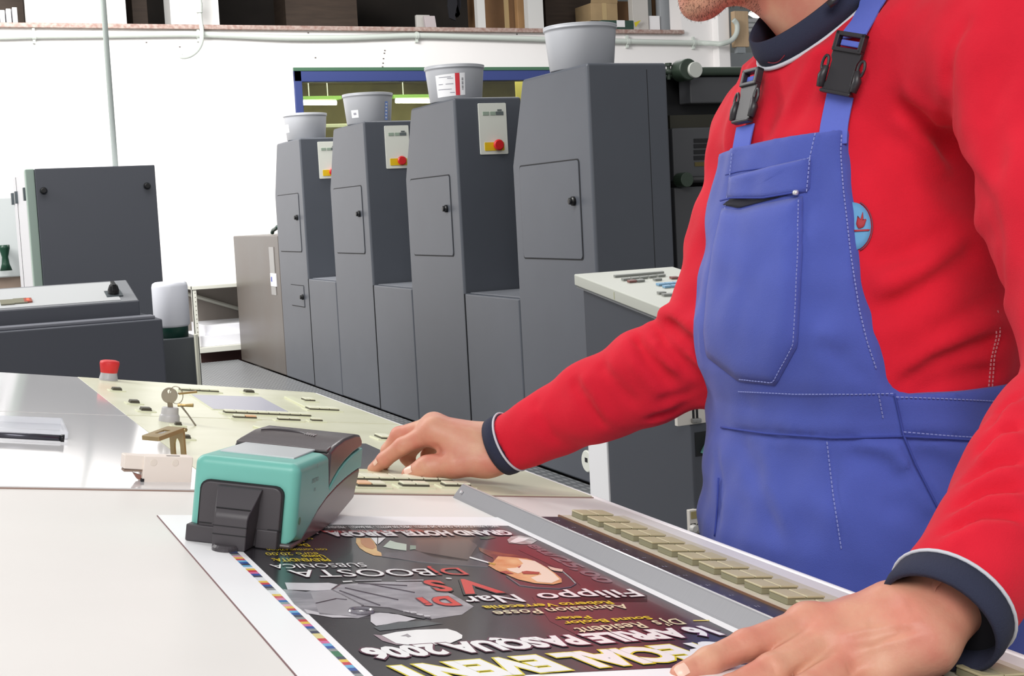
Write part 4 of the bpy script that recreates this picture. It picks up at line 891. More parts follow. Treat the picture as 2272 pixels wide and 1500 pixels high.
# lettering
def line(nm, s, p0, p1, pc, mat, outline=None, ow=.02, off=0.0, shear=0.0, lv='e', sp=1.0):
    """p0 = pixel of the first letter's baseline (right), p1 = of the last letter's, pc = pixel of the cap line"""
    a, b_, c = tuv(*p0, .001), tuv(*p1, .001), tuv(*pc, .001)
    f_ = (c[0]-a[0])/(b_[0]-a[0]); h = (a[1]+(b_[1]-a[1])*f_)-c[1]
    hp = pc[1]-(p0[1]+(p1[1]-p0[1])*(pc[0]-p0[0])/(p1[0]-p0[0])); a = np.array([tuv(p0[0], p0[1]+hp, .001)[0], a[1]])
    def fn(w): return lambda x, y: (a[0]+(b_[0]-a[0])*x, a[1]+(b_[1]-a[1])*x-h*y, w)
    if outline is not None:
        mb = MB(T); put_text(mb, s, fn(LV[lv]-.0001), off+ow, shear, spacing=sp); obj(nm+'_outline', mb, outline, post)
    mb = MB(T); put_text(mb, s, fn(LV[lv]), off, shear, spacing=sp); return obj(nm, mb, mat, post)
i_w = gm('white', (255, 255, 255)); i_r = gm('red', (226, 60, 52)); i_rd = gm('red_dim', (190, 60, 62)); i_y = gm('yellow', (240, 214, 40)); i_yd = gm('yellow_edge', (150, 116, 20)); i_cr = gm('cream', (244, 236, 196)); i_pl = gm('plum', (96, 40, 66)); i_yl = gm('yellow_glow', (236, 220, 40)); i_gl = gm('grey_letter', (128, 104, 112))
line('lettering', 'INFO & PRENOTAZIONI: GRAZIA 349 5027711 - MEGI 339 4477711 - 388 8444211 - PREVENDITE', (1109, 1167.8), (705, 1170), (905, 1173.2), i_w, off=.012)
line('lettering', 'Ingresso Martina Nota', (943, 1178), (713, 1180), (830, 1184.5), i_rd, off=.03)
line('lettering', 'GRAND HOTEL EUROPA  -', (1142, 1179), (689, 1181.5), (915, 1190.5), i_w, i_pl, .05, off=.045)
for s, a, b_, y0, y1, bold in (('PREVENDITA:', 735, 602, 1241, 1248, .04), ('Uomo', 724, 667, 1233.5, 1240, .045), ('euro 20,00', 711, 586, 1228, 1234.5, .0), ('con consumazione', 730, 590, 1219.5, 1225, .0), ('Donna', 689, 628, 1209, 1215, .045), ('euro 15,00', 680, 570, 1202, 1207, 0), ('con consumazione', 698, 560, 1196, 1200.5, 0)):
    line('lettering', s, (a, y0), (b_, y0+.5), ((a+b_)/2, y1), i_y, i_yd if bold else None, .014, off=bold*.5)
line('lettering', 'SUBSONICA', (817, 1251), (597, 1255), (710, 1262), i_w, i_pl, .018)
line('lettering', 'BOOSTA', (969, 1264), (636, 1267.5), (800, 1281.5), i_w, i_pl, .02)
line('lettering', 'Dj', (1042, 1262), (951, 1263.5), (1000, 1278.5), i_r, i_pl, .02)
line('lettering', 'V', (1116, 1287), (990, 1290), (1060, 1319), i_r, gm('shadow_black', (30, 30, 32)), .035, off=.03)
line('lettering', 'S', (1008, 1290), (936, 1291), (975, 1314), i_r, gm('shadow_black', (30, 30, 32)), .03, off=.03)
line('lettering', '.', (1011, 1284.5), (1001, 1285), (1006, 1300), i_w)
line('lettering', 'D', (1021, 1326), (953, 1329), (985, 1347), i_r, i_pl, .03, off=.05); line('lettering', 'i', (960, 1328.5), (926, 1330), (943, 1347), i_r, i_pl, .03, off=.03)
line('lettering', 'Filippo', (1433, 1309), (1185, 1320), (1310, 1332), i_w, i_pl, .02, off=.012); line('lettering', 'Nar', (1168, 1321), (1020, 1327), (1100, 1341), i_w, i_pl, .02, off=.012)
line('lettering', 'Roberto Verrecchia', (1364, 1335.5), (1069, 1347.5), (1215, 1349), i_y, i_yd, .014, off=.022)
line('lettering', 'Admission Posse', (1403, 1342.5), (1091, 1359), (1245, 1361.5), i_cr, i_pl, .02, off=.012)
line('lettering', 'Peter', (1315, 1368.5), (1227, 1372), (1270, 1376.8), i_y, i_yd, .014, off=.022)
line('lettering', 'Sound Bcolor', (1451, 1369.5), (1247, 1382), (1350, 1383.2), i_y, i_yd, .014, off=.022)
line('lettering', "Dj's  Resident", (1527, 1374.5), (1272, 1396.5), (1400, 1400), i_cr, i_pl, .02, off=.012)
line('lettering', '16 APRILE PASQUA 2006', (1609, 1391), (801, 1443), (1205, 1439), i_w, i_pl, .05, off=.05, shear=-.25)
line('lettering', 'SPECIAL EVENT', (1660, 1424), (868, 1484), (1300, 1486), i_w, i_yl, .035, off=.055, shear=-.3)
shape('yellow_dash', [(1537, 1378.5), (1573, 1378), (1575, 1380), (1539, 1380.5)], i_y, 'd')
# dim lettering running along the right edge
a, b_ = tuv(1166, 1210, .001), tuv(1330, 1294, .001); hh_ = tuv(1372, 1297, .001)[0]-tuv(1326, 1292, .001)[0]; dd = b_-a; Ld = np.linalg.norm(dd); dd /= Ld; nn = np.array([-dd[1], dd[0]]); nn = nn if nn[0] > 0 else -nn
mb = MB(T); put_text(mb, "eu/25,00", lambda x, y: (*(a+dd*(x*Ld)+nn*(y*hh_)), LV['c']), .03); obj('lettering', mb, i_gl, t)
# colour control bar
cl0, cl1 = tuv(504, 1226), tuv(777, 1494); cr0, cr1 = tuv(524, 1226), tuv(800, 1498)
cL = lambda v: cl0[0]+(cl1[0]-cl0[0])*((v-cl0[1])/(cl1[1]-cl0[1])); cR = lambda v: cr0[0]+(cr1[0]-cr0[0])*((v-cr0[1])/(cr1[1]-cr0[1]))
cols = [('bar_blue', (50, 90, 170)), ('bar_slate', (70, 74, 96)), ('bar_pink', (238, 170, 190)), ('bar_yellow', (244, 206, 90)), ('bar_red', (214, 70, 84)), ('bar_magenta', (226, 120, 170)), ('bar_cyan', (120, 190, 232)), ('bar_pale', (240, 226, 160)), ('bar_grey', (150, 156, 156)), ('bar_green', (70, 130, 96)), ('bar_white', (240, 244, 248))]
ms = [gm(n_, c_) for n_, c_ in cols]
seq = [0, 1, 8, 2, 3, 4, 6, 0, 1, 6, 10, 3, 4, 5, 0, 1, 10, 10, 3, 4, 0, 1, 8, 10, 10, 3, 4, 5, 0, 8, 2, 3, 4, 6, 0, 1, 8, 4, 3, 5, 0, 8, 1, 7, 7, 4, 5, 6, 0, 8, 9, 9, 1, 3, 4, 6, 0, 1, 8, 2, 2, 3, 4, 6, 0, 1, 8, 3, 4]
mb = MB(T); v = tuv(514, 1226)[1]; vend = .62; step = .0062
for c_ in seq*2:
    if v-step < vend: break
    mb.cur = c_; mb.add([T(cL(v), v, .0014), T(cR(v), v, .0014), T(cR(v-step), v-step, .0014), T(cL(v-step), v-step, .0014)] if False else [(cL(v), v, .0014), (cR(v), v, .0014), (cR(v-step), v-step, .0014), (cL(v-step), v-step, .0014)], [(0, 1, 2, 3)]); v -= step
o = obj('colour_bar', mb, ms, t); 
# ================================================================== teal spectrophotometer
th = math.radians(58); E2 = np.array([math.cos(th), math.sin(th)]); E1 = np.array([math.sin(th), -math.cos(th)])
fc_ = tuv(528, 1214); Wd, Ls = .0985, .245
S = lambda a, b, c: T(*(fc_+E1*a+E2*b), c)      # a across, b along, c up
print('spectro corners', [proj(S(a, b, c)).round(0)[:2].tolist() for a, b, c in ((-Wd/2, 0, 0), (Wd/2, 0, 0), (-Wd/2, .01, .077), (Wd/2, .01, .077), (Wd/2, Ls, .01), (Wd/2, Ls, .08), (-Wd/2, Ls, .08))])
m_teal = M('teal_plastic', (112, 184, 172), .38, noise=.03, nscale=20); m_blk2 = M('device_black', (66, 62, 66), .42); m_blk3 = M('device_black_gloss', (84, 76, 78), .25)
sp_ = thing('spectrophotometer', 'teal and black handheld spectrophotometer standing on the poster', 'instrument', S(0, .1, 0))
def side(poly): return lambda mb, a0, a1: mb.prism(poly, lambda b, c, t: (t, b, c), a0, a1)
curve_lo = [(.0, .007), (.03, .007), (.055, .016), (.08, .0265), (.11, .0345), (.145, .0405), (.18, .0445), (.215, .047), (Ls, .048)]
base_p = [(.0, .0), (.06, .0), (.14, .002), (.17, .004), (Ls-.012, .014), (Ls, .048)]+curve_lo[::-1][1:]
base_p = [(.002, .0015), (.12, .0015), (.155, .004), (Ls-.018, .016), (Ls, .047)]+[p for p in curve_lo[::-1][1:]]
obj('base_shell', MB(S).prism(base_p, lambda b, c, t_: (t_, b, c), -Wd/2+.001, Wd/2-.001), m_blk3, sp_, bevel=.003)
topc = [(Ls, .081), (.2, .0865), (.15, .087), (.115, .0835)]
teal_p = [(.004, .006)]+curve_lo[1:]+[(Ls, .0685), (.205, .0655), (.175, .061), (.15, .055), (.13, .0475), (.117, .041), (.1135, .045), (.112, .06), (.1105, .0745), (.1, .078), (.004, .0785)]
TEAL = teal_p
cov_p = [(.1145, .0415), (.13, .0485), (.15, .056), (.175, .062), (.205, .0665), (Ls-.001, .0695), (Ls-.001, .077), (Ls-.012, .0835), (.21, .0865), (.165, .0865), (.13, .083), (.111, .0785), (.1125, .06)]
obj('top_cover', MB(S).prism(cov_p, lambda b, c, t_: (t_, b, c), -Wd/2+.0006, Wd/2-.0006), m_blk3, sp_, bevel=.005, seg=4)
# roof sides of the teal shell rising under the cover
obj('screen', MB(S).prism([(-.037, .037), (.034, .037), (.034, .113), (-.037, .113)], lambda a, b, w: (a, b, .0786+(b-.037)*.004+w), -.001, .0012), M('screen_grey', (196, 202, 204), .3), sp_, bevel=.0008)
obj('cover_lip', MB(S).prism([(-.046, .108), (.046, .108), (.046, .122), (-.046, .122)], lambda a, b, w: (a, b, .0795+(b-.108)*.15+w), -.002, .0012), m_blk3, sp_, bevel=.001)
gg = MB(S)
for k in range(6):
    pts = [(.012*k-.03+.018*math.cos(A), .17+.016*math.sin(A)+.004*k, .0874) for A in np.linspace(.5, 2.2, 7)]
em = MB(S).add(*(lambda m: (m.v, m.f))(MB().tube([(.0-.016+.024*math.cos(A), .16+.016*math.sin(A), .0868) for A in np.linspace(.25, 2.9, 14)], [.0005+.0012*math.sin(math.pi*i/13) for i in range(14)], 6)))
obj('swirl_emblem', em, m_blk2, sp_)
for i in range(5): obj('swirl_stripe', MB(S).box((.006+i*.0026, .163-i*.0012, .0865), (.0074+i*.0026, .177-i*.0016, .0871)), M('emblem_grey', (170, 166, 166), .4), sp_)
# front opening: inset panel and stepped nose
fp = rrect(-.0385, -.004, .0365, .0565, .008, 4); fp = [(a, max(c, .002)) for a, c in fp]
obj('front_gap', MB(S).prism([(a*1.035, c*1.02) for a, c in fp], lambda a, c, t_: (a, t_, c), .0005, .02), m_gap, sp_)
obj('front_inset', MB(S).prism(fp, lambda a, c, t_: (a, t_, c), -.001, .02), m_blk2, sp_, bevel=.0015)
obj('front_step', MB(S).box((-.0485, -.004, .0015), (-.018, .02, .0165)), m_blk2, sp_, bevel=.0012)
obj('front_step', MB(S).box((.016, -.003, .0015), (.036, .02, .0185)), m_blk2, sp_, bevel=.0012)
nose = [(-.0045, .054), (-.0205, .034), (-.0235, .0285), (-.0235, .0015), (.02, .0015), (.02, .054)]
nz = MB(S); 
vsn = []
for b, c in nose:
    wt = .0225 if c > .05 else (.0165 if c > .03 else .0165)
    vsn += [(-wt, b, c), (wt*.85, b, c)]
n = len(nose); fsn = [list(range(0, 2*n, 2)), list(range(1, 2*n, 2))]+[(2*i, 2*((i+1) % n), 2*((i+1) % n)+1, 2*i+1) for i in range(n)]
no = obj('nose', nz.add(vsn, fsn), m_blk2, sp_, bevel=.0012)
for z_l in (.0145, .022, .037): obj('nose_line', MB(S).box((-.0168, -.0242 if z_l < .03 else -.0195, z_l), (.0145, -.0225 if z_l < .03 else -.0165, z_l+.0005)), m_gap, no)
for sgn in (-1, 1): obj('inset_line', MB(S).box((sgn*.038-.012 if sgn > 0 else -.038, -.0016, .0185), (sgn*.038 if sgn > 0 else -.026, .001, .0192)), m_gap, sp_)
obj('aperture_foot', MB(S).add(*(lambda m: (m.v, m.f))(MB().lathe([(.012, .0013), (.012, .004), (.01, .006)], (-.004, -.022, 0), n=24))), m_blk2, sp_, smooth=False)
obj('side_led', MB(S).add(*(lambda m: (m.v, m.f))(MB().lathe([(.0035, -.001), (.0035, .0003)], (Wd/2, .018, .026), (1, 0, 0), n=16))), M('led_green', (40, 120, 84), .3), sp_)
for s_t, b0, c0, sz in (('S', .062, .0685, .006), ('SPECTRO', .049, .056, .0058), ('EYE', .058, .0475, .0042)):
    mb = MB(S); vs, fs = text2d(s_t); L_ = max(v[0] for v in vs)
    mb.add([(Wd/2+.0003, b0+x*sz*.9, c0+y*sz) for x, y in vs], fs); obj('marking', mb, M('marking_grey', (116, 132, 128), .5), sp_)
# ================================================================== signed distance mesher
class SDF:
    def __init__(s, lo, hi, h):
        s.o = np.array(lo, float); s.h = h; s.n = np.ceil((np.array(hi)-s.o)/h).astype(int)+1
        s.F = np.full(s.n, .25, np.float32)
        s.ax = [s.o[i]+h*np.arange(s.n[i]) for i in range(3)]
    def copy(s, F=None):
        c = SDF.__new__(SDF); c.o, c.h, c.n, c.ax = s.o, s.h, s.n, s.ax; c.F = (s.F if F is None else F).copy(); return c
    def win(s, lo, hi):
        a = np.clip(np.floor((np.array(lo)-s.o)/s.h).astype(int), 0, s.n-1); b = np.clip(np.ceil((np.array(hi)-s.o)/s.h).astype(int)+1, 1, s.n)
        if np.any(b-a <= 0): return None
        sl = tuple(slice(a[i], b[i]) for i in range(3))
        return sl, s.ax[0][sl[0]][:, None, None], s.ax[1][sl[1]][None, :, None], s.ax[2][sl[2]][None, None, :]
    def put(s, sl, d, k):
        A = s.F[sl]; d = d.astype(np.float32)
        if k > 0:
            hh = np.clip(.5+.5*(A-d)/k, 0, 1); s.F[sl] = A*(1-hh)+d*hh-k*hh*(1-hh)
        else: s.F[sl] = np.minimum(A, d)
    def cut(s, sl, d, k):
        A = s.F[sl]; d = (-d).astype(np.float32)
        if k > 0:
            hh = np.clip(.5-.5*(A-d)/k, 0, 1); s.F[sl] = A*(1-hh)+d*hh+k*hh*(1-hh)
        else: s.F[sl] = np.maximum(A, d)
    def cone(s, a, b, ra, rb, k=.01, neg=False, m=.03):
        a = np.array(a, float); b = np.array(b, float); R = max(ra, rb)+k+m
        w_ = s.win(np.minimum(a, b)-R, np.maximum(a, b)+R)
        if w_ is None: return s
        sl, X, Y, Z = w_; ba = b-a; L = ba@ba
        t = np.clip(((X-a[0])*ba[0]+(Y-a[1])*ba[1]+(Z-a[2])*ba[2])/max(L, 1e-12), 0, 1)
        d = np.sqrt((X-a[0]-t*ba[0])**2+(Y-a[1]-t*ba[1])**2+(Z-a[2]-t*ba[2])**2)-(ra+(rb-ra)*t)
        (s.cut if neg else s.put)(sl, d, k); return s
    def chain(s, pts, rs, k=.01, **kw):
        for i in range(len(pts)-1): s.cone(pts[i], pts[i+1], rs[i], rs[i+1], k, **kw)
        return s
    def ell(s, c, r, k=.01, B=None, neg=False):
        c = np.array(c, float); R = max(r)+k+.03; w_ = s.win(c-R, c+R)
        if w_ is None: return s
        sl, X, Y, Z = w_; B = np.eye(3) if B is None else np.array(B)
        q = [((X-c[0])*B[i][0]+(Y-c[1])*B[i][1]+(Z-c[2])*B[i][2])/r[i] for i in range(3)]
        l = np.sqrt(q[0]**2+q[1]**2+q[2]**2); l2 = np.sqrt((q[0]/r[0])**2+(q[1]/r[1])**2+(q[2]/r[2])**2)+1e-9
        (s.cut if neg else s.put)(sl, l*(l-1)/l2, k); return s
    def loft(s, zs, cx, cy, sd, fr, sa, fa, p=2.3, k=.01):
        sl = tuple(slice(0, n) for n in s.n); X, Y, Z = s.ax[0][:, None, None], s.ax[1][None, :, None], s.ax[2][None, None, :]
        z = s.ax[2]; I = lambda v: np.interp(z, zs, v)[None, None, :]
        dx, dy = X-I(cx), Y-I(cy); a, b = I(sd), I(fr)
        u = np.abs(dx*sa[0]+dy*sa[1])/a; v = np.abs(dx*fa[0]+dy*fa[1])/b
        q = (u**p+v**p)**(1/p); d = (q-1)*np.minimum(a, b)
        d = np.maximum(d, np.maximum(zs[0]-Z, Z-zs[-1])); s.put(sl, d, k); return s
    def sample(s, P):
        q = (np.asarray(P)-s.o)/s.h; i = np.floor(q).astype(int); i = np.clip(i, 0, s.n-2); f = np.clip(q-i, 0, 1); r = 0
        for dx in (0, 1):
            for dy in (0, 1):
                for dz in (0, 1):
                    wgt = (f[..., 0] if dx else 1-f[..., 0])*(f[..., 1] if dy else 1-f[..., 1])*(f[..., 2] if dz else 1-f[..., 2])
                    r = r+wgt*s.F[i[..., 0]+dx, i[..., 1]+dy, i[..., 2]+dz]
        return r
    def grad(s, P):
        P = np.asarray(P, float); e = s.h*1.5
        g = np.stack([s.sample(P+np.eye(3)[i]*e)-s.sample(P-np.eye(3)[i]*e) for i in range(3)], -1)
        return g/(np.linalg.norm(g, axis=-1, keepdims=True)+1e-9)
    def hit(s, pix, d0=.7, d1=2.0):
        pix = np.atleast_2d(np.array(pix, float)); ds = np.arange(d0, d1, .002)
        out = []
        for x, y in pix:
            P = CAM+ray(x, y)[None, :]*ds[:, None]; inside = np.all((P > s.o) & (P < s.o+(s.n-1)*s.h), 1)
            f = np.where(inside, s.sample(P), 1.0); j = np.argmax(f < 0)
            if f[j] >= 0: j = int(np.argmin(f)); out.append(P[j]); continue
            t = f[j-1]/(f[j-1]-f[j]+1e-12); out.append(P[j-1]*(1-t)+P[j]*t)
        return np.array(out)
    def band(s, w_=.03):
        idx = np.argwhere(np.abs(s.F) < w_); return idx, s.o+idx*s.h
    def crease(s, lines):
        """lines: (points 3-D, width, depth); positive depth = groove, negative = ridge"""
        idx, P = s.band()
        add = np.zeros(len(P), np.float32)
        for pts, wd, dp in lines:
            pts = np.array(pts, float); lo, hi = pts.min(0)-3*wd, pts.max(0)+3*wd
            m = np.all((P > lo) & (P < hi), 1)
            if not m.any(): continue
            Q = P[m]; best = np.full(len(Q), 9.0); n = len(pts)-1; tt = np.zeros(len(Q))
            for i in range(n):
                a, ba = pts[i], pts[i+1]-pts[i]; t = np.clip(((Q-a)@ba)/(ba@ba+1e-12), 0, 1)
                d = np.linalg.norm(Q-a-t[:, None]*ba, axis=1); u = d < best; best = np.where(u, d, best); tt = np.where(u, (i+t)/n, tt)
            fade = np.clip(np.minimum(tt, 1-tt)*5+.15, 0, 1)
            add[m] += dp*np.exp(-(best/wd)**2)*fade
        s.F[idx[:, 0], idx[:, 1], idx[:, 2]] += add; return s
    def rumple(s, amp, seed):
        idx, P = s.band(.012); r = np.random.default_rng(seed); a = np.zeros(len(P))
        for k in range(14):
            d = r.normal(size=3); d /= np.linalg.norm(d); wl = r.uniform(.035, .11); a += np.sin((P@d)*6.283/wl+r.uniform(0, 6.28)+1.5*np.sin(P@r.normal(size=3)*14))*wl/.07
        s.F[idx[:, 0], idx[:, 1], idx[:, 2]] += (a*amp/2.6).astype(np.float32); return s
    def mesh(s):
        F = s.F; S = F < 0; c = np.zeros(s.n-1, np.int8)
        for dx in (0, 1):
            for dy in (0, 1):
                for dz in (0, 1): c += S[dx:s.n[0]-1+dx, dy:s.n[1]-1+dy, dz:s.n[2]-1+dz]
        act = (c > 0) & (c < 8); idx = np.argwhere(act); mp = np.full(act.shape, -1, np.int32); mp[act] = np.arange(len(idx))
        acc = np.zeros((len(idx), 3)); cnt = np.zeros(len(idx))
        cor = [(a, b, d) for a in (0, 1) for b in (0, 1) for d in (0, 1)]
        V = {q: F[idx[:, 0]+q[0], idx[:, 1]+q[1], idx[:, 2]+q[2]] for q in cor}
        for q in cor:
            for ax in range(3):
                if q[ax]: continue
                r = list(q); r[ax] = 1; r = tuple(r); f0, f1 = V[q], V[r]; m = (f0 < 0) != (f1 < 0)
                t = np.where(m, f0/np.where(m, f0-f1, 1), 0); p = np.tile(np.array(q, float), (len(idx), 1)); p[:, ax] += t
                acc[m] += p[m]; cnt[m] += 1
        verts = s.o+(idx+acc/np.maximum(cnt, 1)[:, None])*s.h; quads = []
        n = s.n
        for ax in range(3):
            b, d = (ax+1) % 3, (ax+2) % 3
            s0 = [slice(None)]*3; s0[ax] = slice(0, n[ax]-1); s0[b] = slice(1, n[b]-1); s0[d] = slice(1, n[d]-1); s1 = list(s0); s1[ax] = slice(1, n[ax])
            A, Bq = S[tuple(s0)], S[tuple(s1)]; e = np.argwhere(A != Bq); ins = A[A != Bq]
            e[:, b] += 1; e[:, d] += 1
            def cell(ob, od):
                q = e.copy(); q[:, b] -= ob; q[:, d] -= od; return mp[q[:, 0], q[:, 1], q[:, 2]]
            q4 = np.stack([cell(1, 1), cell(0, 1), cell(0, 0), cell(1, 0)], 1)
            q4[~ins] = q4[~ins][:, ::-1]; quads.append(q4)
        quads = np.concatenate(quads); quads = quads[(quads >= 0).all(1)]
        return verts, quads
def np_obj(name, parts, mat, parent=None):
    off = WL.get(parent.name, np.zeros(3)) if parent else np.zeros(3); base = 0; V = []; Q = []
    for v, q in parts: V.append(v); Q.append(q+base); base += len(v)
    V = np.concatenate(V)-off; Q = np.concatenate(Q)
    me = bpy.data.meshes.new(name); me.vertices.add(len(V)); me.vertices.foreach_set('co', V.astype(np.float32).ravel())
    me.loops.add(Q.size); me.loops.foreach_set('vertex_index', Q.astype(np.int32).ravel())
    me.polygons.add(len(Q)); me.polygons.foreach_set('loop_start', np.arange(0, Q.size, 4, dtype=np.int32)); me.polygons.foreach_set('loop_total', np.full(len(Q), 4, np.int32))
    me.polygons.foreach_set('use_smooth', np.ones(len(Q), bool)); me.update(calc_edges=True); me.validate()
    me.materials.append(mat); o = bpy.data.objects.new(name, me); COL.objects.link(o)
    if parent: o.parent = parent
    WL[o.name] = off; return o
def poly_sdf(p, poly):
    """signed distance of 2-D points to a polygon"""
    poly = np.array(poly, float); d = np.full(len(p), 9.0); ins = np.zeros(len(p), bool); n = len(poly)
    for i in range(n):
        a, b = poly[i], poly[(i+1) % n]; ab = b-a; t = np.clip(((p-a)@ab)/(ab@ab+1e-12), 0, 1)
        d = np.minimum(d, np.linalg.norm(p-a-t[:, None]*ab, axis=1))
        c = (a[1] > p[:, 1]) != (b[1] > p[:, 1]); xx = (b[0]-a[0])*(p[:, 1]-a[1])/(b[1]-a[1]+1e-12)+a[0]; ins ^= c & (p[:, 0] < xx)
    return np.where(ins, -d, d)

# teal shell of the spectrophotometer: extruded profile with well rounded front and top edges
def teal_shell():
    G = SDF((-Wd/2-.004, -.004, 0), (Wd/2+.004, Ls+.006, .086), .0011)
    prof = [TEAL[0]]+TEAL[1:]
    k = prof.index((.004, .0785)); prof = prof[:k]+[(.012+.008*math.cos(A), .0705+.008*math.sin(A)) for A in np.linspace(math.pi/2, math.pi, 7)]+prof[k+1:]
    B_, C_ = np.meshgrid(G.ax[1], G.ax[2], indexing='ij')
    d2 = poly_sdf(np.stack([B_.ravel(), C_.ravel()], 1), prof).reshape(B_.shape)
    sm = lambda x, a, b: np.clip((x-a)/(b-a), 0, 1)
    r = .0012+.0085*np.maximum(sm(C_, .045, .068)*(1-sm(B_, .1, .13)), 1-sm(B_, .012, .03))
    d2 = np.where(d2 > -.03, d2, -.03)
    A1 = np.abs(G.ax[0])[:, None, None]-Wd/2
    q1, q2 = d2[None]+r[None], A1+r[None]
    G.F = (np.minimum(np.maximum(q1, q2), 0)+np.sqrt(np.maximum(q1, 0)**2+np.maximum(q2, 0)**2)-r[None]).astype(np.float32)
    v, q = G.mesh(); v = np.array([S(*p) for p in v])
    return np_obj('teal_shell', [(v, q)], m_teal, sp_)
teal_shell()
# ================================================================== the man
m_red = M('red_jersey', (218, 34, 54), .9, spec=.15, noise=.10, nscale=18, bump=.25, bscale=900, sheen=.06)
m_blu = M('blue_workwear', (74, 90, 180), .85, noise=.14, nscale=9, bump=.3, bscale=1100, sheen=.15)
m_blu2 = M('blue_strap', (92, 108, 200), .8, bump=.25, bscale=1200)
m_navy = M('navy_rib', (40, 44, 66), .9, bump=.35, bscale=900)
m_pipe = M('piping_grey', (200, 202, 210), .8)
m_skin = M('skin', (212, 160, 132), .5, noise=.10, nscale=26, rgb2=(206, 132, 112), bump=.12, bscale=420, sub=.12)
m_hair = M('hair_dark', (50, 38, 32), .7, bump=.6, bscale=300)
m_nail = M('nail', (236, 196, 178), .3)
m_buck = M('buckle_black', (44, 42, 46), .4)
m_stitch = M('stitch_pale', (140, 150, 210), .8)
m_stitchd = M('seam_blue', (58, 72, 156), .9)
sh_R, el_R, wr_R = at(1700, 305, 1.60), at(1566, 775, 1.56), at(1112, 990, 1.675)
sh_L, el_L, wr_L = at(2235, 115, 1.26), at(2445, 850, 1.12), at(2080, 1386, .93)
sa = sh_R-sh_L; sa[2] = 0; sa /= np.linalg.norm(sa); fa = np.array([-sa[1], sa[0], 0]); fa = fa if fa[0] < 0 else -fa
# torso sections: row in the photo (px), left and right silhouette, distance
rows = [(150, 1680, 2080, 1.47), (220, 1640, 2110, 1.47), (300, 1612, 2130, 1.47), (400, 1600, 2160, 1.47), (500, 1583, 2195, 1.47), (600, 1566, 2220, 1.47), (700, 1552, 2235, 1.47), (800, 1560, 2238, 1.47), (870, 1585, 2240, 1.47), (950, 1592, 2240, 1.47), (1050, 1575, 2235, 1.47), (1150, 1572, 2235, 1.47), (1250, 1580, 2240, 1.47), (1400, 1600, 2240, 1.47)]
zs, cxs, cys, sds, frs = [], [], [], [], []
for py, L, R, d in rows[::-1]:
    c = at((L+R)/2, py+ (R-L)*0.0, d); half = (R-L)/2*d/FPX
    sc = half/.707/math.sqrt(1+.62)
    zs.append(c[2]); cxs.append(c[0]); cys.append(c[1]); sds.append(sc); frs.append(sc*.79)
print('torso', np.round(zs, 3), np.round(sds, 3), 'sa', sa, 'fa', fa, 'sh', sh_R, sh_L)
man = thing('person', 'man in a red jersey and blue bib overalls leaning over the table', 'person', (cxs[3], cys[3], -.1))
def torso(G, off=0.0, k=.02, top=True):
    G.loft(zs, cxs, cys, [v+off for v in sds], [v+off for v in frs], sa[:2], fa[:2], 2.25, k)
    return G
neck_b = at(1866, 95, 1.46); neck_t = at(1786, -110, 1.45)
# ---- shirt
LO, HI = np.array([.45, .62, .80]), np.array([1.32, 1.70, 1.56])
H = .004
shirt = SDF(LO, HI, H)
torso(shirt)
shirt.cone(sh_R+[0, 0, .0], neck_b+[0, 0, -.015], .062, .066, .05).cone(sh_L, neck_b+[0, 0, -.012], .066, .070, .05)
shirt.cone(neck_b+[0, 0, -.06], neck_b, .075, .064, .03)
mid_uR = sh_R*.5+el_R*.5+np.array([0, 0, 0.0])
armR = SDF(LO, HI, H)
shirt.chain([sh_R, mid_uR, el_R], [.058, .052, .054], .03)
cuffR = wr_R+(el_R-wr_R)/np.linalg.norm(el_R-wr_R)*.012
fR = el_R*.5+wr_R*.5
shirt.chain([el_R, el_R*.72+wr_R*.28, fR, cuffR], [.056, .055, .050, .037], .02)
dL = (el_L-wr_L)/np.linalg.norm(el_L-wr_L); cuffL = wr_L+dL*.022
fL = el_L*.5+wr_L*.5
shirt.chain([sh_L, sh_L*.5+el_L*.5, el_L], [.068, .062, .058], .03)
shirt.chain([el_L, el_L*.7+wr_L*.3, fL, cuffL], [.058, .056, .052, .043], .02)
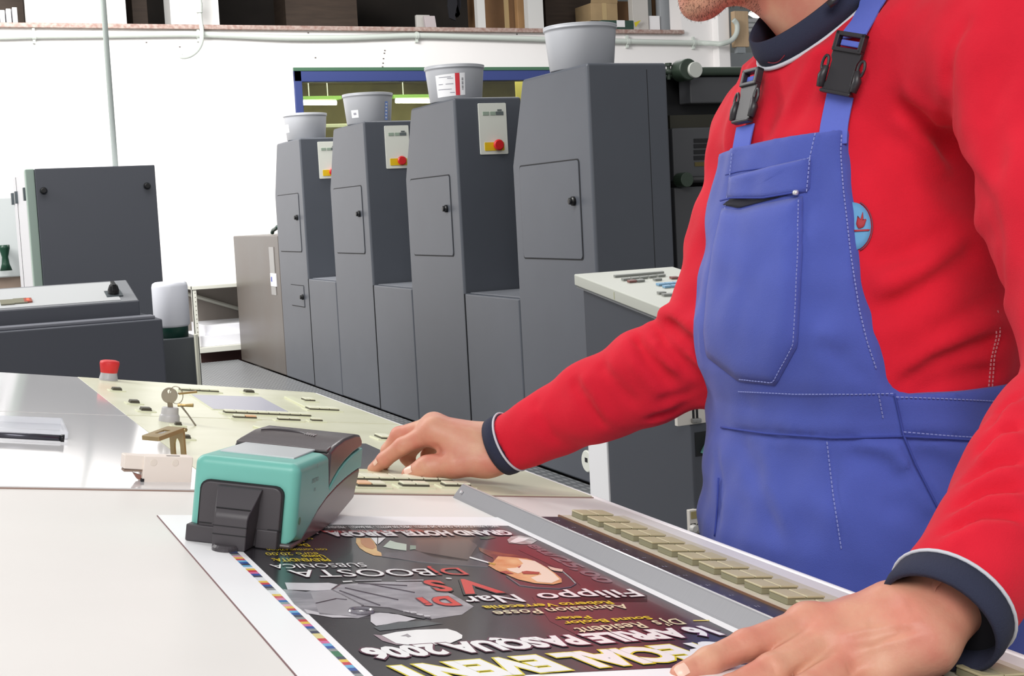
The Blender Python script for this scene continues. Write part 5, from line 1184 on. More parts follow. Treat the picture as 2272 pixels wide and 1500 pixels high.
# open sleeve ends and neckline
dR = (el_R-wr_R)/np.linalg.norm(el_R-wr_R)
def endcut(G, c, ax, r):
    w_ = G.win(c-.09-ax*.05, c+.09-ax*.05); sl, X, Y, Z = w_
    d = (X-c[0])*ax[0]+(Y-c[1])*ax[1]+(Z-c[2])*ax[2]
    q = np.sqrt((X-c[0])**2+(Y-c[1])**2+(Z-c[2])**2)-r
    G.cut(sl, np.maximum(d, q), .0)
endcut(shirt, cuffR, dR, .085); endcut(shirt, cuffL, dL, .09)
shirt.cone(cuffR-dR*.02, cuffR+dR*.010, .024, .024, .003, neg=True); shirt.cone(cuffL-dL*.03, cuffL+dL*.012, .034, .034, .003, neg=True)
HT = shirt.hit
def cl(px, w_, d): return (HT(px), w_, d)
cr_ = [cl([(2110, 130), (2102, 230), (2106, 330), (2150, 395), (2185, 450), (2208, 550), (2218, 640), (2232, 750)], .009, .005), cl([(2106, 330), (2140, 395), (2160, 450), (2190, 560), (2214, 650)], .020, .004),
    cl([(1985, 215), (2050, 280), (2110, 340), (2150, 400)], .011, .005), cl([(2000, 190), (2070, 240), (2100, 290)], .010, -.003), cl([(1985, 250), (2060, 320), (2120, 385)], .012, -.004),
    cl([(1930, 700), (2040, 640), (2150, 560), (2205, 520)], .012, .005), cl([(1935, 655), (2050, 600), (2160, 530)], .014, -.004), cl([(1925, 590), (2020, 560), (2120, 500)], .012, .003),
    cl([(1985, 862), (2060, 815), (2150, 770), (2225, 745)], .008, .006), cl([(1990, 838), (2070, 780), (2160, 735), (2225, 700)], .012, -.005), cl([(2020, 872), (2110, 838), (2220, 822)], .008, .005), cl([(2060, 745), (2140, 700), (2220, 655)], .010, .003),
    cl([(1690, 175), (1650, 260), (1618, 380)], .010, .004), cl([(1655, 200), (1622, 280), (1605, 400)], .008, -.003), cl([(1720, 190), (1700, 300), (1660, 330)], .008, .003), cl([(1880, 40), (1830, 130), (1790, 210), (1740, 290)], .010, .003), cl([(1840, 80), (1790, 170), (1730, 270)], .010, -.0025),
    cl([(2150, 30), (2112, 110), (2100, 200)], .006, .004), cl([(2190, 60), (2150, 180), (2150, 330)], .014, -.003), cl([(2230, 120), (2200, 260), (2215, 420)], .012, .003)]
el = lambda pts, w_, d: cr_.append(cl(pts, w_, d))
el([(1478, 705), (1510, 740), (1560, 790), (1590, 830)], .009, .010); el([(1462, 690), (1500, 700), (1545, 735)], .010, -.008); el([(1450, 722), (1480, 770), (1540, 830), (1580, 860)], .010, .007); el([(1440, 718), (1462, 765), (1510, 830)], .008, -.005)
el([(1405, 745), (1440, 800), (1500, 860)], .009, .0045); el([(1385, 755), (1412, 810), (1470, 880)], .009, -.004); el([(1580, 850), (1520, 880), (1460, 895)], .007, .006); el([(1585, 880), (1500, 915), (1430, 930)], .007, .005); el([(1330, 800), (1365, 850), (1420, 905)], .010, .003); el([(1270, 835), (1300, 890), (1350, 950)], .010, .003); el([(1185, 885), (1205, 930), (1240, 990)], .010, .002); el([(1290, 828), (1325, 880), (1370, 940)], .010, -.003)
for k, (a, b_, c) in enumerate((((2272, 870), (2225, 905), (2200, 960)), ((2272, 945), (2220, 960), (2170, 1010)), ((2272, 1020), (2210, 1030), (2135, 1075)), ((2272, 1085), (2190, 1090), (2110, 1140)), ((2272, 1150), (2180, 1145), (2085, 1190)))):
    el([a, b_, c], .007, .004); el([(a[0], a[1]+26), (b_[0], b_[1]+26), (c[0]+6, c[1]+22)], .008, -.0035)
# neckline: everything above the collar plane is cut away
cc = at(1828, -12, 1.45); vF = at(1704, 118, 1.425)-cc; vS = sa*.066
upc = np.cross(vF, vS); upc /= np.linalg.norm(upc); upc = upc if upc[2] > 0 else -upc
wn_ = shirt.win(cc-.13, cc+.13); q_ = (wn_[1]-cc[0])*upc[0]+(wn_[2]-cc[1])*upc[1]+(wn_[3]-cc[2])*upc[2]
rr_ = np.sqrt((wn_[1]-cc[0])**2+(wn_[2]-cc[1])**2+(wn_[3]-cc[2])**2)
shirt.cut(wn_[0], np.maximum(-q_-.014, rr_-.125), .004)
shirt.rumple(.0013, 5)
shirt_base = shirt.copy()
shirt.crease([(a, b_*(.85 if i > 18 else 1), c*(2.1 if i > 18 else 1.5)) for i, (a, b_, c) in enumerate(cr_)])
np_obj('jersey', [shirt.mesh()], m_red, man)
# ---- overalls: torso, hips and legs
pelvis = np.array([cxs[1], cys[1], zs[1]])
over = SDF(np.array([.62, .85, -.06]), np.array([1.32, 1.52, 1.40]), .005)
torso(over, .0)
zc = zs[0]
pc = np.array([cxs[0], cys[0], zc])
hipR = pc+sa*.085+[0, 0, .02]; hipL = pc-sa*.085+[0, 0, .02]
ftR = np.array([1.06, pc[1]+.12, -.02]); ftL = np.array([1.10, pc[1]-.14, -.02])
over.chain([hipR, hipR*.5+ftR*.5-[.03, 0, 0], ftR], [.105, .085, .075], .03).chain([hipL, hipL*.5+ftL*.5-[.03, 0, 0], ftL], [.105, .085, .075], .03)
over.rumple(.0013, 5)
full = over.F.copy()
HO = over.copy()
def bib2d(P): return np.stack([(P-pelvis)@sa, P[:, 2]], 1)
right_px = [(1886, 284), (1882, 335), (1890, 420), (1905, 560), (1925, 680), (1950, 760), (1985, 872)]
rp_ = bib2d(HO.hit(right_px)); tp_ = bib2d(HO.hit([(1750, 303), (1660, 322)]))
# the bib is symmetrical about its own centre line
wl_ = bib2d(HO.hit([(1985, 872)]))[0]
tl_ = tp_[1]
print('bib right', np.round(rp_, 3).tolist(), 'top', np.round(tp_, 3).tolist())
sc0 = .028
left = [(2*sc0-a, z+.004) for a, z in rp_[::-1]]; left[-1] = (left[-1][0], left[-1][1]-.017); left[-2] = (left[-2][0], left[-2][1]-.012)
bib_poly = [tuple(p) for p in rp_]+[(rp_[-1][0]-.3*0, .80)]+[(left[0][0], .80)]+left
bib_top_l = left[-1]
over.F = full.copy()
idx, P = over.band(.05)
frontd = (P-np.array([np.interp(P[:, 2], zs, cxs), np.interp(P[:, 2], zs, cys), P[:, 2]]).T)@fa
D = poly_sdf(bib2d(P), bib_poly)
zw0, zw1 = HO.hit([(1800, 975)])[0][2], HO.hit([(2000, 874)])[0][2]
print('waist z', zw0, zw1)
wtilt = lambda P: (P@sa-pelvis@sa)*.0
above = np.maximum(D, .0-frontd)                       # bib region, front half only
below = P[:, 2]-zw1
reg = np.minimum(above, below)
f = over.F[idx[:, 0], idx[:, 1], idx[:, 2]]-.0075
thick = np.maximum(f, -(f+.014))
f = np.where(P[:, 2] > zw1+.01, np.maximum(f, -(f+.016)), f)
val = np.maximum(f, reg)
over.F[:] = np.maximum(full, .02); over.F[full < -.045] = -.05
zz_ = over.ax[2]
over.F[:, :, zz_ > zw1-.004] = np.maximum(over.F[:, :, zz_ > zw1-.004], .02)
over.F[idx[:, 0], idx[:, 1], idx[:, 2]] = val
HV = over.copy(full-.0075)
oc = []
o_ = lambda px, w_, d: oc.append((HV.hit(px), w_, d))
o_([(1598, 948), (1700, 962), (1850, 972), (2003, 967), (2110, 972), (2210, 978)], .0045, .004)
o_([(1985, 872), (2005, 966)], .004, .003); o_([(2005, 966), (2030, 1030), (2090, 1140)], .005, .004)
o_([(1836, 975), (1850, 1100), (1870, 1230)], .005, .002); o_([(1590, 990), (1600, 1090), (1590, 1190)], .006, .003)
o_([(1690, 975), (1710, 1040), (1760, 1200)], .012, -.003); o_([(1640, 970), (1680, 1080), (1740, 1220)], .012, .003); o_([(1870, 1000), (1950, 1020), (2010, 1080)], .014, .004); o_([(1880, 980), (1980, 1000), (2020, 1050)], .010, -.004); o_([(2020, 1000), (2110, 1050), (2200, 1060)], .012, .005); o_([(1950, 1120), (2020, 1130), (2080, 1180)], .012, .004); o_([(1800, 760), (1880, 800), (1970, 860)], .010, .003); o_([(1870, 790), (1920, 820), (1960, 850)], .008, -.002); o_([(1620, 880), (1750, 900), (1900, 905)], .014, .002)
over.crease([(a, b_, c*1.25) for a, b_, c in oc])
np_obj('overalls', [over.mesh()], m_blu, man)
# surface helpers on the finished cloth

def on(G, px, off): P = G.hit(px); return P+G.grad(P)*off
def resample(pts, step):
    pts = np.array(pts, float); d = np.r_[0, np.cumsum(np.linalg.norm(np.diff(pts, axis=0), axis=1))]; n = max(2, int(d[-1]/step)+1); s = np.linspace(0, d[-1], n)
    return np.stack([np.interp(s, d, pts[:, i]) for i in range(pts.shape[1])], 1)
def stitches(name, px, G=HV, off=.0012, mat=m_stitch, r=.0006, dash=.0042):
    mb = MB(); P = on(G, resample(px, 9), off); P = resample(P, dash)
    for i in range(0, len(P)-1): mb.tube([P[i], P[i]*.35+P[i+1]*.65], r, 4)
    o = obj(name, mb, mat, man); o['kind'] = 'stuff'; return o
def seamline(name, px, G=HV, off=.0002, mat=m_stitchd, r=.0012):
    return obj(name, MB().tube(on(G, resample(px, 9), off), r, 6), mat, man, smooth=True)
stitches('stitching', [(1868, 300), (1866, 340), (1872, 420), (1888, 560), (1908, 690), (1925, 760), (1945, 820)])
stitches('stitching', [(1810, 296), (1800, 340), (1795, 365)])
stitches('stitching', [(1625, 395), (1720, 372), (1800, 350)])
stitches('stitching', [(1626, 340), (1618, 420), (1600, 520), (1590, 620)])
stitches('stitching', [(1640, 868), (1760, 874), (1900, 874), (1985, 872)])
stitches('stitching', [(1988, 880), (2100, 884), (2220, 890)]); stitches('stitching', [(2005, 958), (2100, 966), (2200, 972)])
stitches('stitching', [(1950, 876), (1960, 930)]); stitches('stitching', [(1836, 980), (1850, 1100), (1868, 1220)])
seamline('seam', [(1600, 948), (1700, 962), (1850, 972), (2003, 968)]); seamline('seam', [(2005, 968), (2110, 973), (2205, 979)]); seamline('seam', [(1985, 874), (2005, 966), (2032, 1030), (2088, 1140)])
seamline('seam', [(1594, 1060), (1592, 1120), (1586, 1190)]); seamline('top_hem', [(1610, 388), (1640, 380), (1700, 372)], r=.0007)
# ---- chest pocket: puffed patch with an open zip
def patch(name, px, G, off, mat, rings=8, puff=0.0, thick=.0015, parent=man, step=14):
    c = np.mean(np.array(px, float), 0); ol = resample(np.vstack([px, px[:1]]), step)[:-1]; n = len(ol)
    grid = [c[None, :]]+[c+(ol-c)*((k+1)/rings) for k in range(rings)]
    allp = np.vstack(grid); P = G.hit(allp); N = G.grad(P)
    tt = np.r_[0, np.repeat((np.arange(rings)+1)/rings, n)]
    e = np.clip((1-tt)*4, 0, 1)
    P = P+N*(off+puff*(e*(2-e)))[:, None]
    fs = [(0, 1+i, 1+(i+1) % n) for i in range(n)]
    for k in range(rings-1):
        a, b = 1+k*n, 1+(k+1)*n; fs += [(a+i, b+i, b+(i+1) % n, a+(i+1) % n) for i in range(n)]
    o = obj(name, MB().add([tuple(p) for p in P], fs), mat, parent, smooth=True)
    sd = o.modifiers.new('solid', 'SOLIDIFY'); sd.thickness = thick; sd.offset = 0
    return o
pk = patch('chest_pocket', [(1603, 462), (1640, 468), (1700, 452), (1782, 436), (1781, 560), (1770, 768), (1722, 855), (1640, 846), (1568, 790), (1562, 740), (1570, 640), (1585, 540)], HV, .0005, m_blu, 9, .0075)
patch('pocket_flap', [(1618, 340+54), (1710, 370), (1800, 350), (1797, 425), (1700, 440), (1640, 442), (1612, 440)], HV, .0002, m_blu, 6, .0035)
patch('pocket_opening', [(1606, 455), (1625, 440), (1680, 443), (1770, 428), (1700, 446), (1640, 462)], HV, .0012, M('pocket_dark', (34, 34, 46), .9), 3, .0, .0006, step=8)
zt_ = on(HV, [(1606, 447), (1630, 441), (1700, 440), (1770, 429)], .0045); obj('zip_edge', MB().tube(resample(zt_, .006), .0011, 6), m_stitchd, man, smooth=True)
zp = on(HV, [(1771, 430)], .005)[0]; obj('zip_pull', MB().lathe([(.0005, -.003), (.0028, -.002), (.0028, .002), (.0005, .003)], zp, tuple(sa), 12), M('zip_metal', (236, 236, 236), .2, .6), man, smooth=True)
stitches('stitching', [(1776, 445), (1775, 560), (1764, 765), (1720, 848), (1645, 840)], HV, .0042)
stitches('stitching', [(1800, 352), (1792, 430)], HV, .003)
# ---- badge on the jersey
bd_ = patch('badge', [(1893+40*math.cos(a), 503+54*math.sin(a)) for a in np.linspace(0, 2*math.pi, 22)[:-1]], shirt_base, .0012, M('badge_blue', (96, 160, 206), .7), 3, 0, .0008, step=8)
patch('badge_leaf', [(1904, 480), (1909, 492), (1915, 470), (1917, 490), (1924, 486), (1918, 505), (1906, 510), (1900, 500)], shirt_base, .0024, M('badge_red', (170, 50, 60), .7), 2, 0, .0006, step=6)
patch('badge_bar', [(1895, 512), (1931, 510), (1931, 514), (1895, 516)], shirt_base, .0024, M('badge_red', (170, 50, 60), .7), 2, 0, .0006, step=6)
obj('badge_ring', MB().tube(on(shirt_base, [(1893+43*math.cos(a), 503+57*math.sin(a)) for a in np.linspace(-1.2, 1.2, 16)], .0012), .0007, 5), M('badge_line', (130, 60, 80), .7), man, smooth=True)
stitches('side_stitching', [(2212, 690), (2218, 740), (2205, 790), (2200, 860)], shirt_base, .001, M('stitch_rose', (222, 150, 156), .8), .0007, .004)
stitches('side_stitching', [(2204, 700), (2210, 745), (2198, 795), (2192, 860)], shirt_base, .001, M('stitch_rose', (222, 150, 156), .8), .0007, .004)
# ---- straps and buckles
def ribbon(name, px, G, width, off, mat, thick=.0022, parent=man, wd=None):
    P = on(G, resample(px, 12), off); N = G.grad(P); N = np.array([np.mean(N[max(0, i-3):i+4], 0) for i in range(len(N))]); N /= np.linalg.norm(N, axis=1, keepdims=True)
    P = np.array([np.mean(P[max(0, i-1):i+2], 0) for i in range(len(P))])
    t_ = np.gradient(P, axis=0); t_ /= np.linalg.norm(t_, axis=1, keepdims=True); b_ = np.cross(t_, N); b_ /= np.linalg.norm(b_, axis=1, keepdims=True)
    vs = []; 
    for p, bb, nn in zip(P, b_, N): vs += [p-bb*width/2-nn*thick/2, p+bb*width/2-nn*thick/2, p+bb*width/2+nn*thick/2, p-bb*width/2+nn*thick/2]
    fs = [(0, 1, 2, 3)[::-1], tuple(4*(len(P)-1)+i for i in range(4))]
    for k in range(len(P)-1):
        for i in range(4): j = (i+1) % 4; fs.append((4*k+i, 4*k+j, 4*k+4+j, 4*k+4+i))
    return obj(name, MB().add([tuple(v) for v in vs], fs), mat, parent, bevel=.0006)
def buckle(px0, px1, G, W, off, flip=1):
    """black side-release buckle lying between two pixels (bottom, top)"""
    Pb, Pt = on(G, [px0, px1], off); mid = (Pb+Pt)/2; t_ = Pt-Pb; L = np.linalg.norm(t_); t_ /= L
    N = G.grad(mid[None])[0]; N -= t_*(N@t_); N /= np.linalg.norm(N); b_ = np.cross(t_, N)
    K = lambda a, b, c: tuple(Pb+b_*a+t_*b+N*c); hw = W/2
    br = obj('buckle', MB(K).add(*(lambda m: (m.v, m.f))(MB().prism([(-hw, L*.02), (hw, L*.02), (hw, L*.12), (hw*.86, L*.2), (hw*.86, L*.52), (hw, L*.6), (hw, L*.70), (-hw, L*.70), (-hw, L*.6), (-hw*.86, L*.52), (-hw*.86, L*.2), (-hw, L*.12)], lambda a, b, c: (a, b, c), 0, .006))), m_buck, man, bevel=.0012)
    fr_ = MB(K); fr_.box((-hw, L*.70, 0), (-hw+.005, L, .009)); fr_.box((hw-.005, L*.70, 0), (hw, L, .009)); fr_.box((-hw, L*.93, 0), (hw, L*1.0, .009)); fr_.box((-hw, L*.68, 0), (hw, L*.75, .009))
    obj('buckle_slider', fr_, m_buck, br, bevel=.0012)
    obj('strap_loop', MB(K).box((-hw+.006, L*.78, .001), (hw-.006, L*.88, .0045)), m_blu2, br, bevel=.001)
    e = .0055
    for sgn in (-1, 1):
        obj('side_arm', MB(K).add(*(lambda m: (m.v, m.f))(MB().tube([(sgn*(hw+.002), L*.08, e), (sgn*(hw+.0035), L*.26, e), (sgn*(hw+.001), L*.42, e+.001)], [.0042, .0048, .003], 8))), m_buck, br, smooth=True)
        obj('release_loop', MB(K).add(*(lambda m: (m.v, m.f))(MB().tube([(sgn*(hw+.004)+.0035*math.cos(A), L*.46+L*.13*math.sin(A), e) for A in np.linspace(0, 2*math.pi, 15)[:-1]], .0016, 6, closed=True))), m_buck, br, smooth=True)
    obj('lower_bar', MB(K).box((-hw-.001, L*.0, 0), (hw+.001, L*.06, .0085)), m_buck, br, bevel=.0015)
    return br
ribbon('shoulder_strap', [(1893, 92), (1915, 60), (1945, 10), (1968, -60), (1990, -130)], shirt_base, .036, .005, m_blu2)
ribbon('lower_strap', [(1850, 330), (1853, 285), (1862, 240), (1870, 205)], shirt_base, .030, .0042, m_blu2)
buckle((1866, 212), (1907, 82), shirt_base, .034, .008)
ribbon('lower_strap', [(1648, 350), (1654, 310), (1662, 275)], shirt_base, .030, .004, m_blu2)
buckle((1662, 280), (1690, 160), shirt_base, .030, .006)
# ---- collar and cuffs
def loop(sc, dn, n=48): return [cc+(vF*math.cos(A)+vS*math.sin(A))*sc+dn for A in np.linspace(0, 2*math.pi, n+1)[:-1]]
col = MB(); rings_ = [loop(1.07, upc*-.014), loop(1.075, upc*-.002), loop(1.02, upc*.014), loop(.99, upc*.015), loop(.985, upc*.010), loop(1.0, upc*-.014)]
n = 48; col.add([tuple(p) for r in rings_ for p in r], [(k*n+i, k*n+(i+1) % n, ((k+1) % 6)*n+(i+1) % n, ((k+1) % 6)*n+i) for k in range(6) for i in range(n)])
obj('collar', col, m_navy, man, smooth=True)
obj('collar_piping', MB().tube(loop(1.085, upc*-.0145), .0024, 8, closed=True), m_pipe, man, smooth=True)
obj('collar_stitch', MB().tube([cc+(vF*math.cos(A)+vS*math.sin(A))*1.075+upc*(-.006+.004*math.sin(9*A)) for A in np.linspace(-.35, -.02, 9)], .0006, 5), M('collar_red', (130, 30, 48), .8), man, smooth=True)
def ringpts(c, ax, r, n=40, k=(1, 1)):
    ax = ax/np.linalg.norm(ax); s1 = np.cross(ax, [0, 0, 1.0]); s1 /= np.linalg.norm(s1); s2 = np.cross(ax, s1); return [c+(s1*math.cos(A)*k[0]+s2*math.sin(A)*k[1])*r for A in np.linspace(0, 2*math.pi, n+1)[:-1]]
def cuff(c, ax, r0, r1, L, kk=(1, 1)):
    shade_disc = [c-ax*.0015]+ringpts(c-ax*.0015, ax, r0-.005, 40, kk)
    n = 40; rr = [ringpts(c+ax*.004, ax, r0, n, kk), ringpts(c-ax*L*.5, ax, (r0+r1)/2+.001, n, kk), ringpts(c-ax*L, ax, r1, n, kk), ringpts(c-ax*L, ax, r1-.004, n, kk), ringpts(c-ax*L*.3, ax, r1-.005, n, kk), ringpts(c+ax*.004, ax, r0-.006, n, kk)]
    cf = obj('cuff', MB().add([tuple(p) for r in rr for p in r], [(k*n+i, k*n+(i+1) % n, ((k+1) % 6)*n+(i+1) % n, ((k+1) % 6)*n+i) for k in range(6) for i in range(n)]), m_navy, man, smooth=True)
    obj('cuff_shade_disc', MB().add([tuple(p) for p in shade_disc], [(0, 1+i, 1+(i+1) % 40) for i in range(40)]), M('sleeve_shade_dark', (26, 26, 34), .95), cf)  # dark disc added inside the cuff, paints the shade of the open sleeve
    obj('cuff_piping', MB().tube(ringpts(c+ax*.003, ax, r0+.0006, n, kk), .0015, 6, closed=True), m_pipe, cf, smooth=True)
cuff(cuffR, dR, .0385, .0385, .015); cuff(cuffL, dL, .0455, .0450, .020)
# ---- body: head, neck, arms, hands and hidden torso
def hand_sdf(lo, hi, h): return SDF(lo, hi, h)
A_ = at
# right hand (far), pressing the keys
R_ = dict(W1=A_(1108, 1004, 1.672), W2=A_(1104, 984, 1.700), TH0=A_(1075, 1020, 1.668), I0=A_(962, 957, 1.682), M0=A_(962, 946, 1.700), N0=A_(972, 952, 1.716), P0=A_(988, 968, 1.730))
tipI = A_(828, 1041, 1.712)
def zfix(P, r):   # keep a fingertip resting on the table keys
    u = (P[0]*CT-(P[2]-1.0)*ST); return P
hr = SDF(np.minimum.reduce(list(R_.values()))-[.14, .07, .10], np.maximum.reduce(list(R_.values()))+[.09, .07, .05], .0017)
kk = .010
wr_in = wr_R+dR*.05
for q, r in ((R_['W1'], .0235), (R_['W2'], .0225)): hr.cone(wr_in, q, .030, r, .012)
hr.cone(R_['W1'], R_['I0'], .0235, .0150, .014); hr.cone(R_['W1']*.5+R_['W2']*.5, R_['M0'], .024, .0150, .014); hr.cone(R_['W2'], R_['N0'], .0225, .0145, .014); hr.cone(R_['W2'], R_['P0'], .021, .0135, .014)
hr.cone(R_['I0'], R_['M0'], .0135, .0135, .012); hr.cone(R_['M0'], R_['N0'], .013, .013, .012); hr.cone(R_['N0'], R_['P0'], .0125, .012, .012)
def finger(G, pts, rs, k=.0045): G.chain(pts, rs, k, m=.02)
finger(hr, [R_['I0'], A_(893, 990, 1.690), A_(853, 1020, 1.702), tipI], [.0140, .0112, .0098, .0078])
finger(hr, [R_['M0'], A_(886, 966, 1.715), A_(862, 1000, 1.722), A_(852, 1030, 1.728)], [.0138, .0112, .0098, .008])
finger(hr, [R_['N0'], A_(918, 988, 1.735), A_(903, 1014, 1.738), A_(912, 1030, 1.735)], [.013, .0108, .0095, .008])
finger(hr, [R_['P0'], A_(958, 992, 1.745), A_(948, 1010, 1.746), A_(955, 1024, 1.742)], [.012, .0095, .0085, .0075])
finger(hr, [R_['TH0'], A_(1010, 1028, 1.660), A_(948, 1037, 1.662), A_(908, 1052, 1.672)], [.0195, .0165, .0130, .0100], .012)
hr.cone(R_['TH0'], R_['I0'], .018, .012, .02)
for q, r in (('I0', .008), ('M0', .008), ('N0', .0075)):   # knuckle bumps
    hr.ell(R_[q]+np.array([0, -.002, .008]), (r, r, r*.8), .008)
hrc = hr.copy()
crh = lambda px, w_, d: (hrc.hit(px), w_, d)
hr.crease([crh([(930, 1025), (934, 1040), (938, 1052)], .0022, .0012), crh([(938, 1024), (942, 1040)], .002, .0009), crh([(880, 985), (892, 998)], .002, .0008), crh([(962, 985), (972, 1002), (985, 1010)], .0045, .0025), crh([(1000, 1010), (1040, 1000), (1080, 1000)], .008, .0012), crh([(985, 945), (1040, 955), (1090, 965)], .004, -.0008), crh([(1055, 1005), (1085, 1010), (1110, 1018)], .006, .0012)])
# left hand (near), spread on the poster
L_ = dict(W1=A_(2002, 1378, .945), W2=A_(2048, 1425, .925), I0=A_(1792, 1390, .948), M0=A_(1838, 1424, .935), N0=A_(1892, 1458, .925), P0=A_(1950, 1500, .918))
allL = list(L_.values())+[A_(1500, 1500, .88), A_(1640, 1640, .85), A_(1800, 1660, .86)]
hl = SDF(np.minimum.reduce(allL)-.05, np.maximum.reduce(allL)+.07, .0017)
wl_in = wr_L+dL*.06
hl.cone(wl_in, L_['W1'], .028, .0215, .014); hl.cone(wl_in, L_['W2'], .028, .0215, .014)
hl.cone(L_['W1'], L_['I0'], .0225, .0145, .014); hl.cone(L_['W1']*.6+L_['W2']*.4, L_['M0'], .0225, .0145, .014); hl.cone(L_['W1']*.3+L_['W2']*.7, L_['N0'], .0215, .014, .014); hl.cone(L_['W2'], L_['P0'], .021, .013, .014)
hl.cone(L_['I0'], L_['M0'], .0125, .0125, .012); hl.cone(L_['M0'], L_['N0'], .0125, .012, .012); hl.cone(L_['N0'], L_['P0'], .012, .0115, .012)
finger(hl, [L_['I0'], A_(1655, 1432, .922), A_(1572, 1468, .903), A_(1510, 1497, .889)], [.0142, .0108, .0095, .0075])
finger(hl, [L_['M0'], A_(1712, 1486, .902), A_(1620, 1532, .882), A_(1555, 1566, .868)], [.0142, .0110, .0097, .0078])
finger(hl, [L_['N0'], A_(1785, 1534, .888), A_(1700, 1586, .866), A_(1640, 1622, .853)], [.0135, .0106, .0094, .0076])
finger(hl, [L_['P0'], A_(1870, 1574, .880), A_(1808, 1622, .862), A_(1760, 1656, .850)], [.0122, .0092, .0084, .007])
finger(hl, [A_(1970, 1350, .955), A_(1880, 1382, .965), A_(1795, 1398, .975), A_(1725, 1424, .968)], [.0185, .0150, .0120, .0095], .012)
for q, r in (('I0', .0085), ('M0', .009), ('N0', .0085)): hl.ell(L_[q]+np.array([0, 0, .008]), (r*1.2, r, r*.7), .010)
hlc = hl.copy()
ch = lambda px, w_, d: (hlc.hit(px), w_, d)
hl.crease([ch([(1616, 1414), (1626, 1428), (1634, 1444)], .0022, .0012), ch([(1626, 1410), (1638, 1424), (1646, 1440)], .002, .001), ch([(1606, 1420), (1616, 1436), (1622, 1450)], .002, .0008), ch([(1540, 1462), (1552, 1480)], .002, .0008), ch([(1700, 1462), (1716, 1480), (1722, 1496)], .0022, .001), ch([(1690, 1468), (1704, 1488)], .002, .0008),
    ch([(1850, 1412), (1930, 1398), (2000, 1388), (2050, 1382)], .0035, -.0020), ch([(1900, 1446), (1980, 1422), (2060, 1404)], .0035, -.0016), ch([(1870, 1430), (1960, 1408), (2030, 1396)], .005, .0018), ch([(1812, 1404), (1770, 1425), (1700, 1452)], .003, .0014), ch([(1856, 1445), (1810, 1468), (1760, 1494)], .003, .0014), ch([(1960, 1372), (1990, 1352), (2020, 1345)], .007, -.0012), ch([(1960, 1300), (1975, 1330), (1990, 1380)], .008, .0012), ch([(1920, 1385), (1960, 1390), (2000, 1398)], .006, .0016), ch([(1905, 1470), (1880, 1490)], .004, .0015)])
# head in its own frame
hd_l = -RC[0].copy(); hd_l[2] = 0; hd_l /= np.linalg.norm(hd_l); hd_l = hd_l*.985+np.array([RC[2][0], RC[2][1], 0])*-.17; hd_l /= np.linalg.norm(hd_l)
pt = math.radians(24); Zu = np.array([0, 0, 1.0]); fw = hd_l*math.cos(pt)-Zu*math.sin(pt); up = hd_l*math.sin(pt)+Zu*math.cos(pt); sd_ = np.cross(fw, up)
hc_ = at(1599, -252, 1.45)
Hh = lambda a, b, c: hc_+fw*a+sd_*b+up*c
HB = np.array([fw, sd_, up])
hd = SDF(hc_-[.2, .2, .26], hc_+[.3, .22, .22], .0026)
hd.ell(Hh(-.012, 0, .03), (.098, .076, .092), .01, HB).ell(Hh(.035, 0, -.02), (.062, .062, .085), .03, HB)
for sgn in (-1, 1):
    hd.chain([Hh(-.01, sgn*.056, -.045), Hh(.0, sgn*.054, -.075), Hh(.045, sgn*.034, -.097), Hh(.074, sgn*.010, -.101)], [.020, .017, .016, .017], .022)
    hd.ell(Hh(.062, sgn*.04, -.03), (.03, .026, .03), .02, HB)           # cheek
    hd.cone(Hh(.082, sgn*.014, .018), Hh(.070, sgn*.050, .018), .012, .010, .012)   # brow
    hd.ell(Hh(.092, sgn*.033, -.002), (.016, .016, .012), .006, HB, neg=True)         # eye socket
    hd.ell(Hh(.080, sgn*.032, -.002), (.0135, .0135, .0125), .004, HB)            # eyeball under the lid
    hd.ell(Hh(-.012, sgn*.077, -.012), (.018, .007, .032), .006, HB); hd.ell(Hh(-.006, sgn*.083, -.010), (.009, .005, .018), .005, HB, neg=True)   # ear
hd.ell(Hh(.077, 0, -.103), (.020, .022, .015), .016, HB)
hd.cone(Hh(.092, 0, .012), Hh(.112, 0, -.034), .008, .0105, .008)
for sgn in (-1, 1): hd.ell(Hh(.102, sgn*.012, -.042), (.010, .008, .007), .006, HB)
hd.ell(Hh(.070, 0, -.072), (.022, .030, .020), .016, HB)
hd.ell(Hh(.090, 0, -.064), (.007, .022, .0055), .004, HB).ell(Hh(.0885, 0, -.076), (.008, .020, .006), .004, HB); hd.cone(Hh(.098, -.02, -.0695), Hh(.098, .02, -.0695), .0022, .0022, .003, neg=True)
hd.cone(Hh(.058, 0, -.088), Hh(-.015, 0, -.080), .022, .036, .025)
hd.cone(neck_b-(neck_t-neck_b)*.25, neck_t, .057, .053, .022)
hd.cone(Hh(.02, .03, -.10), neck_b+fa*.04-sa*.0, .012, .010, .03)
parts_ = [hd.mesh(), hr.mesh(), hl.mesh()]
body = SDF(np.array([.5, .7, -.09]), np.array([1.3, 1.62, 1.48]), .011)
body.loft(zs, cxs, cys, [v-.022 for v in sds], [v-.022 for v in frs], sa[:2], fa[:2], 2.2, .01)
body.chain([hipR, ftR], [.08, .045], .02).chain([hipL, ftL], [.08, .045], .02)
body.chain([neck_b, sh_R], [.045, .04], .02).chain([neck_b, sh_L], [.045, .04], .02).chain([sh_R, el_R, wr_R+dR*.015], [.042, .036, .026], .02).chain([sh_L, el_L, wr_L+dL*.02], [.042, .036, .028], .02).cone(neck_b-(neck_t-neck_b)*.2, neck_b+(neck_t-neck_b)*.1, .052, .05, .02)
parts_.append(body.mesh())
np_obj('body', parts_, m_skin, man)
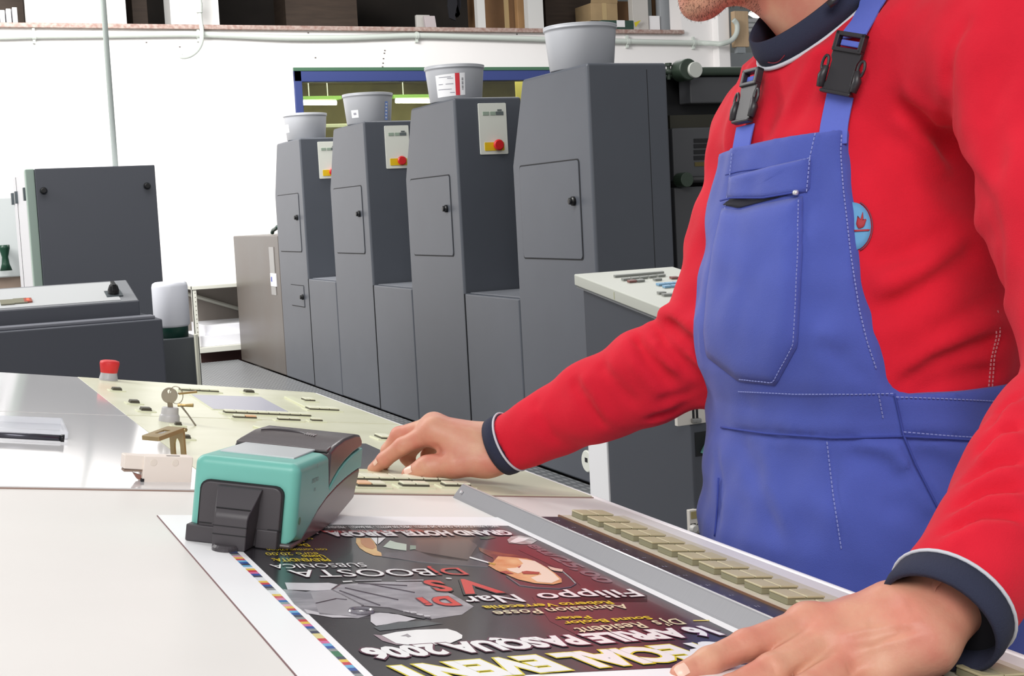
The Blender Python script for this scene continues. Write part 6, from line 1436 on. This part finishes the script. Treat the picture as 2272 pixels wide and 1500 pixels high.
# hair cap, eyes, brows, shoes
hs_ = SDF(hc_-[.2, .2, .2], hc_+[.2, .2, .2], .004)
hs_.ell(Hh(-.018, 0, .038), (.104, .083, .095), .01, HB)
w_ = hs_.win(hs_.o, hs_.o+hs_.n*hs_.h); sl, X_, Y_, Z_ = w_
dd_ = lambda n_, c: (X_-c[0])*n_[0]+(Y_-c[1])*n_[1]+(Z_-c[2])*n_[2]
hs_.cut(sl, dd_(up*.72-fw*.69, Hh(.052, 0, .045)), .006); hs_.cut(sl, dd_(up, Hh(0, 0, -.055)), .006)
np_obj('hair', [hs_.mesh()], m_hair, man)
for sgn in (-1, 1):
    obj('eye', MB().lathe([(.001, -.0105), (.008, -.007), (.0108, 0), (.008, .007), (.001, .0105)], Hh(.0835, sgn*.032, -.002), tuple(fw), 18), M('eye_white', (236, 232, 226), .2), man, smooth=True)
    obj('iris', MB().lathe([(.0052, .0), (.001, .0012)], Hh(.0835, sgn*.032, -.003)+fw*.0096, tuple(fw), 14), M('iris_brown', (70, 46, 30), .2), man)
    obj('eyebrow', MB().tube([Hh(.094, sgn*.014, .022), Hh(.094, sgn*.032, .028), Hh(.078, sgn*.052, .024)], [.003, .004, .002], 8), m_hair, man, smooth=True)
    ft = ftR if sgn > 0 else ftL
    so = SDF(ft-[.24, .08, .09], ft+[.1, .08, .1], .006); so.chain([ft+[.03, 0, -.03], ft+[-.06, 0, -.035], ft+[-.16, 0, -.045]], [.045, .042, .033], .02); so.cone(ft+[.0, 0, .04], ft+[.02, 0, -.03], .05, .045, .02)
    wn = so.win(so.o, so.o+so.n*so.h); so.cut(wn[0], np.broadcast_to(wn[3]+.098, so.n)*1.0, .003)
    np_obj('shoe', [so.mesh()], M('shoe_black', (36, 34, 34), .5), man)
# beard stubble on jaw and chin
sb = MB(); jaw = []
r_ = np.random.default_rng(3)
for x in range(1500):
    px = (1500+190*r_.random(), -50+115*r_.random())
    jaw.append(px)
J = np.array(jaw); Pj = hd.hit(J, .9, 1.8); fj = np.abs(hd.sample(Pj)); Nj = hd.grad(Pj)
for p, nn, ff, q in zip(Pj, Nj, fj, J):
    loc_ = HB@(p-hc_)
    if ff < .0005 and loc_[2] < -.07 and loc_[0] > .02: sb.tube([p-nn*.0004, p+nn*.0012+np.array([0, 0, -.0010])], [.00022, .0001], 3)
o = obj('stubble', sb, M('stubble_brown', (84, 60, 48), .7), man); o['kind'] = 'stuff'
# finger nails
def nail(G, px, axis_px, ln, wd):
    P, Q = G.hit([px, axis_px]); N = G.grad(P[None])[0]; t_ = Q-P; t_ -= N*(t_@N); t_ /= np.linalg.norm(t_); b_ = np.cross(N, t_)
    vs = []; n1, n2 = 7, 5
    for i in range(n1):
        for j in range(n2):
            a = -1+2*j/(n2-1); s_ = i/(n1-1); ww = wd*(1-.25*max(0, s_-.75)*4*abs(a)); p = P+t_*(s_-.5)*ln+b_*a*ww/2
            for _ in range(2): p = p-G.grad(p[None])[0]*G.sample(p[None])[0]
            vs.append(tuple(p+G.grad(p[None])[0]*.0005))
    o = obj('fingernail', MB().add(vs, [(i*n2+j, i*n2+j+1, (i+1)*n2+j+1, (i+1)*n2+j) for i in range(n1-1) for j in range(n2-1)]), m_nail, man, smooth=True); return o
nail(hr, (905, 1043), (893, 1050), .012, .011); nail(hr, (833, 1026), (823, 1036), .009, .006); nail(hl, (1512, 1486), (1500, 1494), .010, .010)
# key cord at the neck
obj('neck_cord', MB().tube([at(1838, 12, 1.37), at(1850, 2, 1.368), at(1862, -14, 1.37), at(1880, -40, 1.38)], [.004, .0045, .0035, .003], 8), m_buck, man, smooth=True)
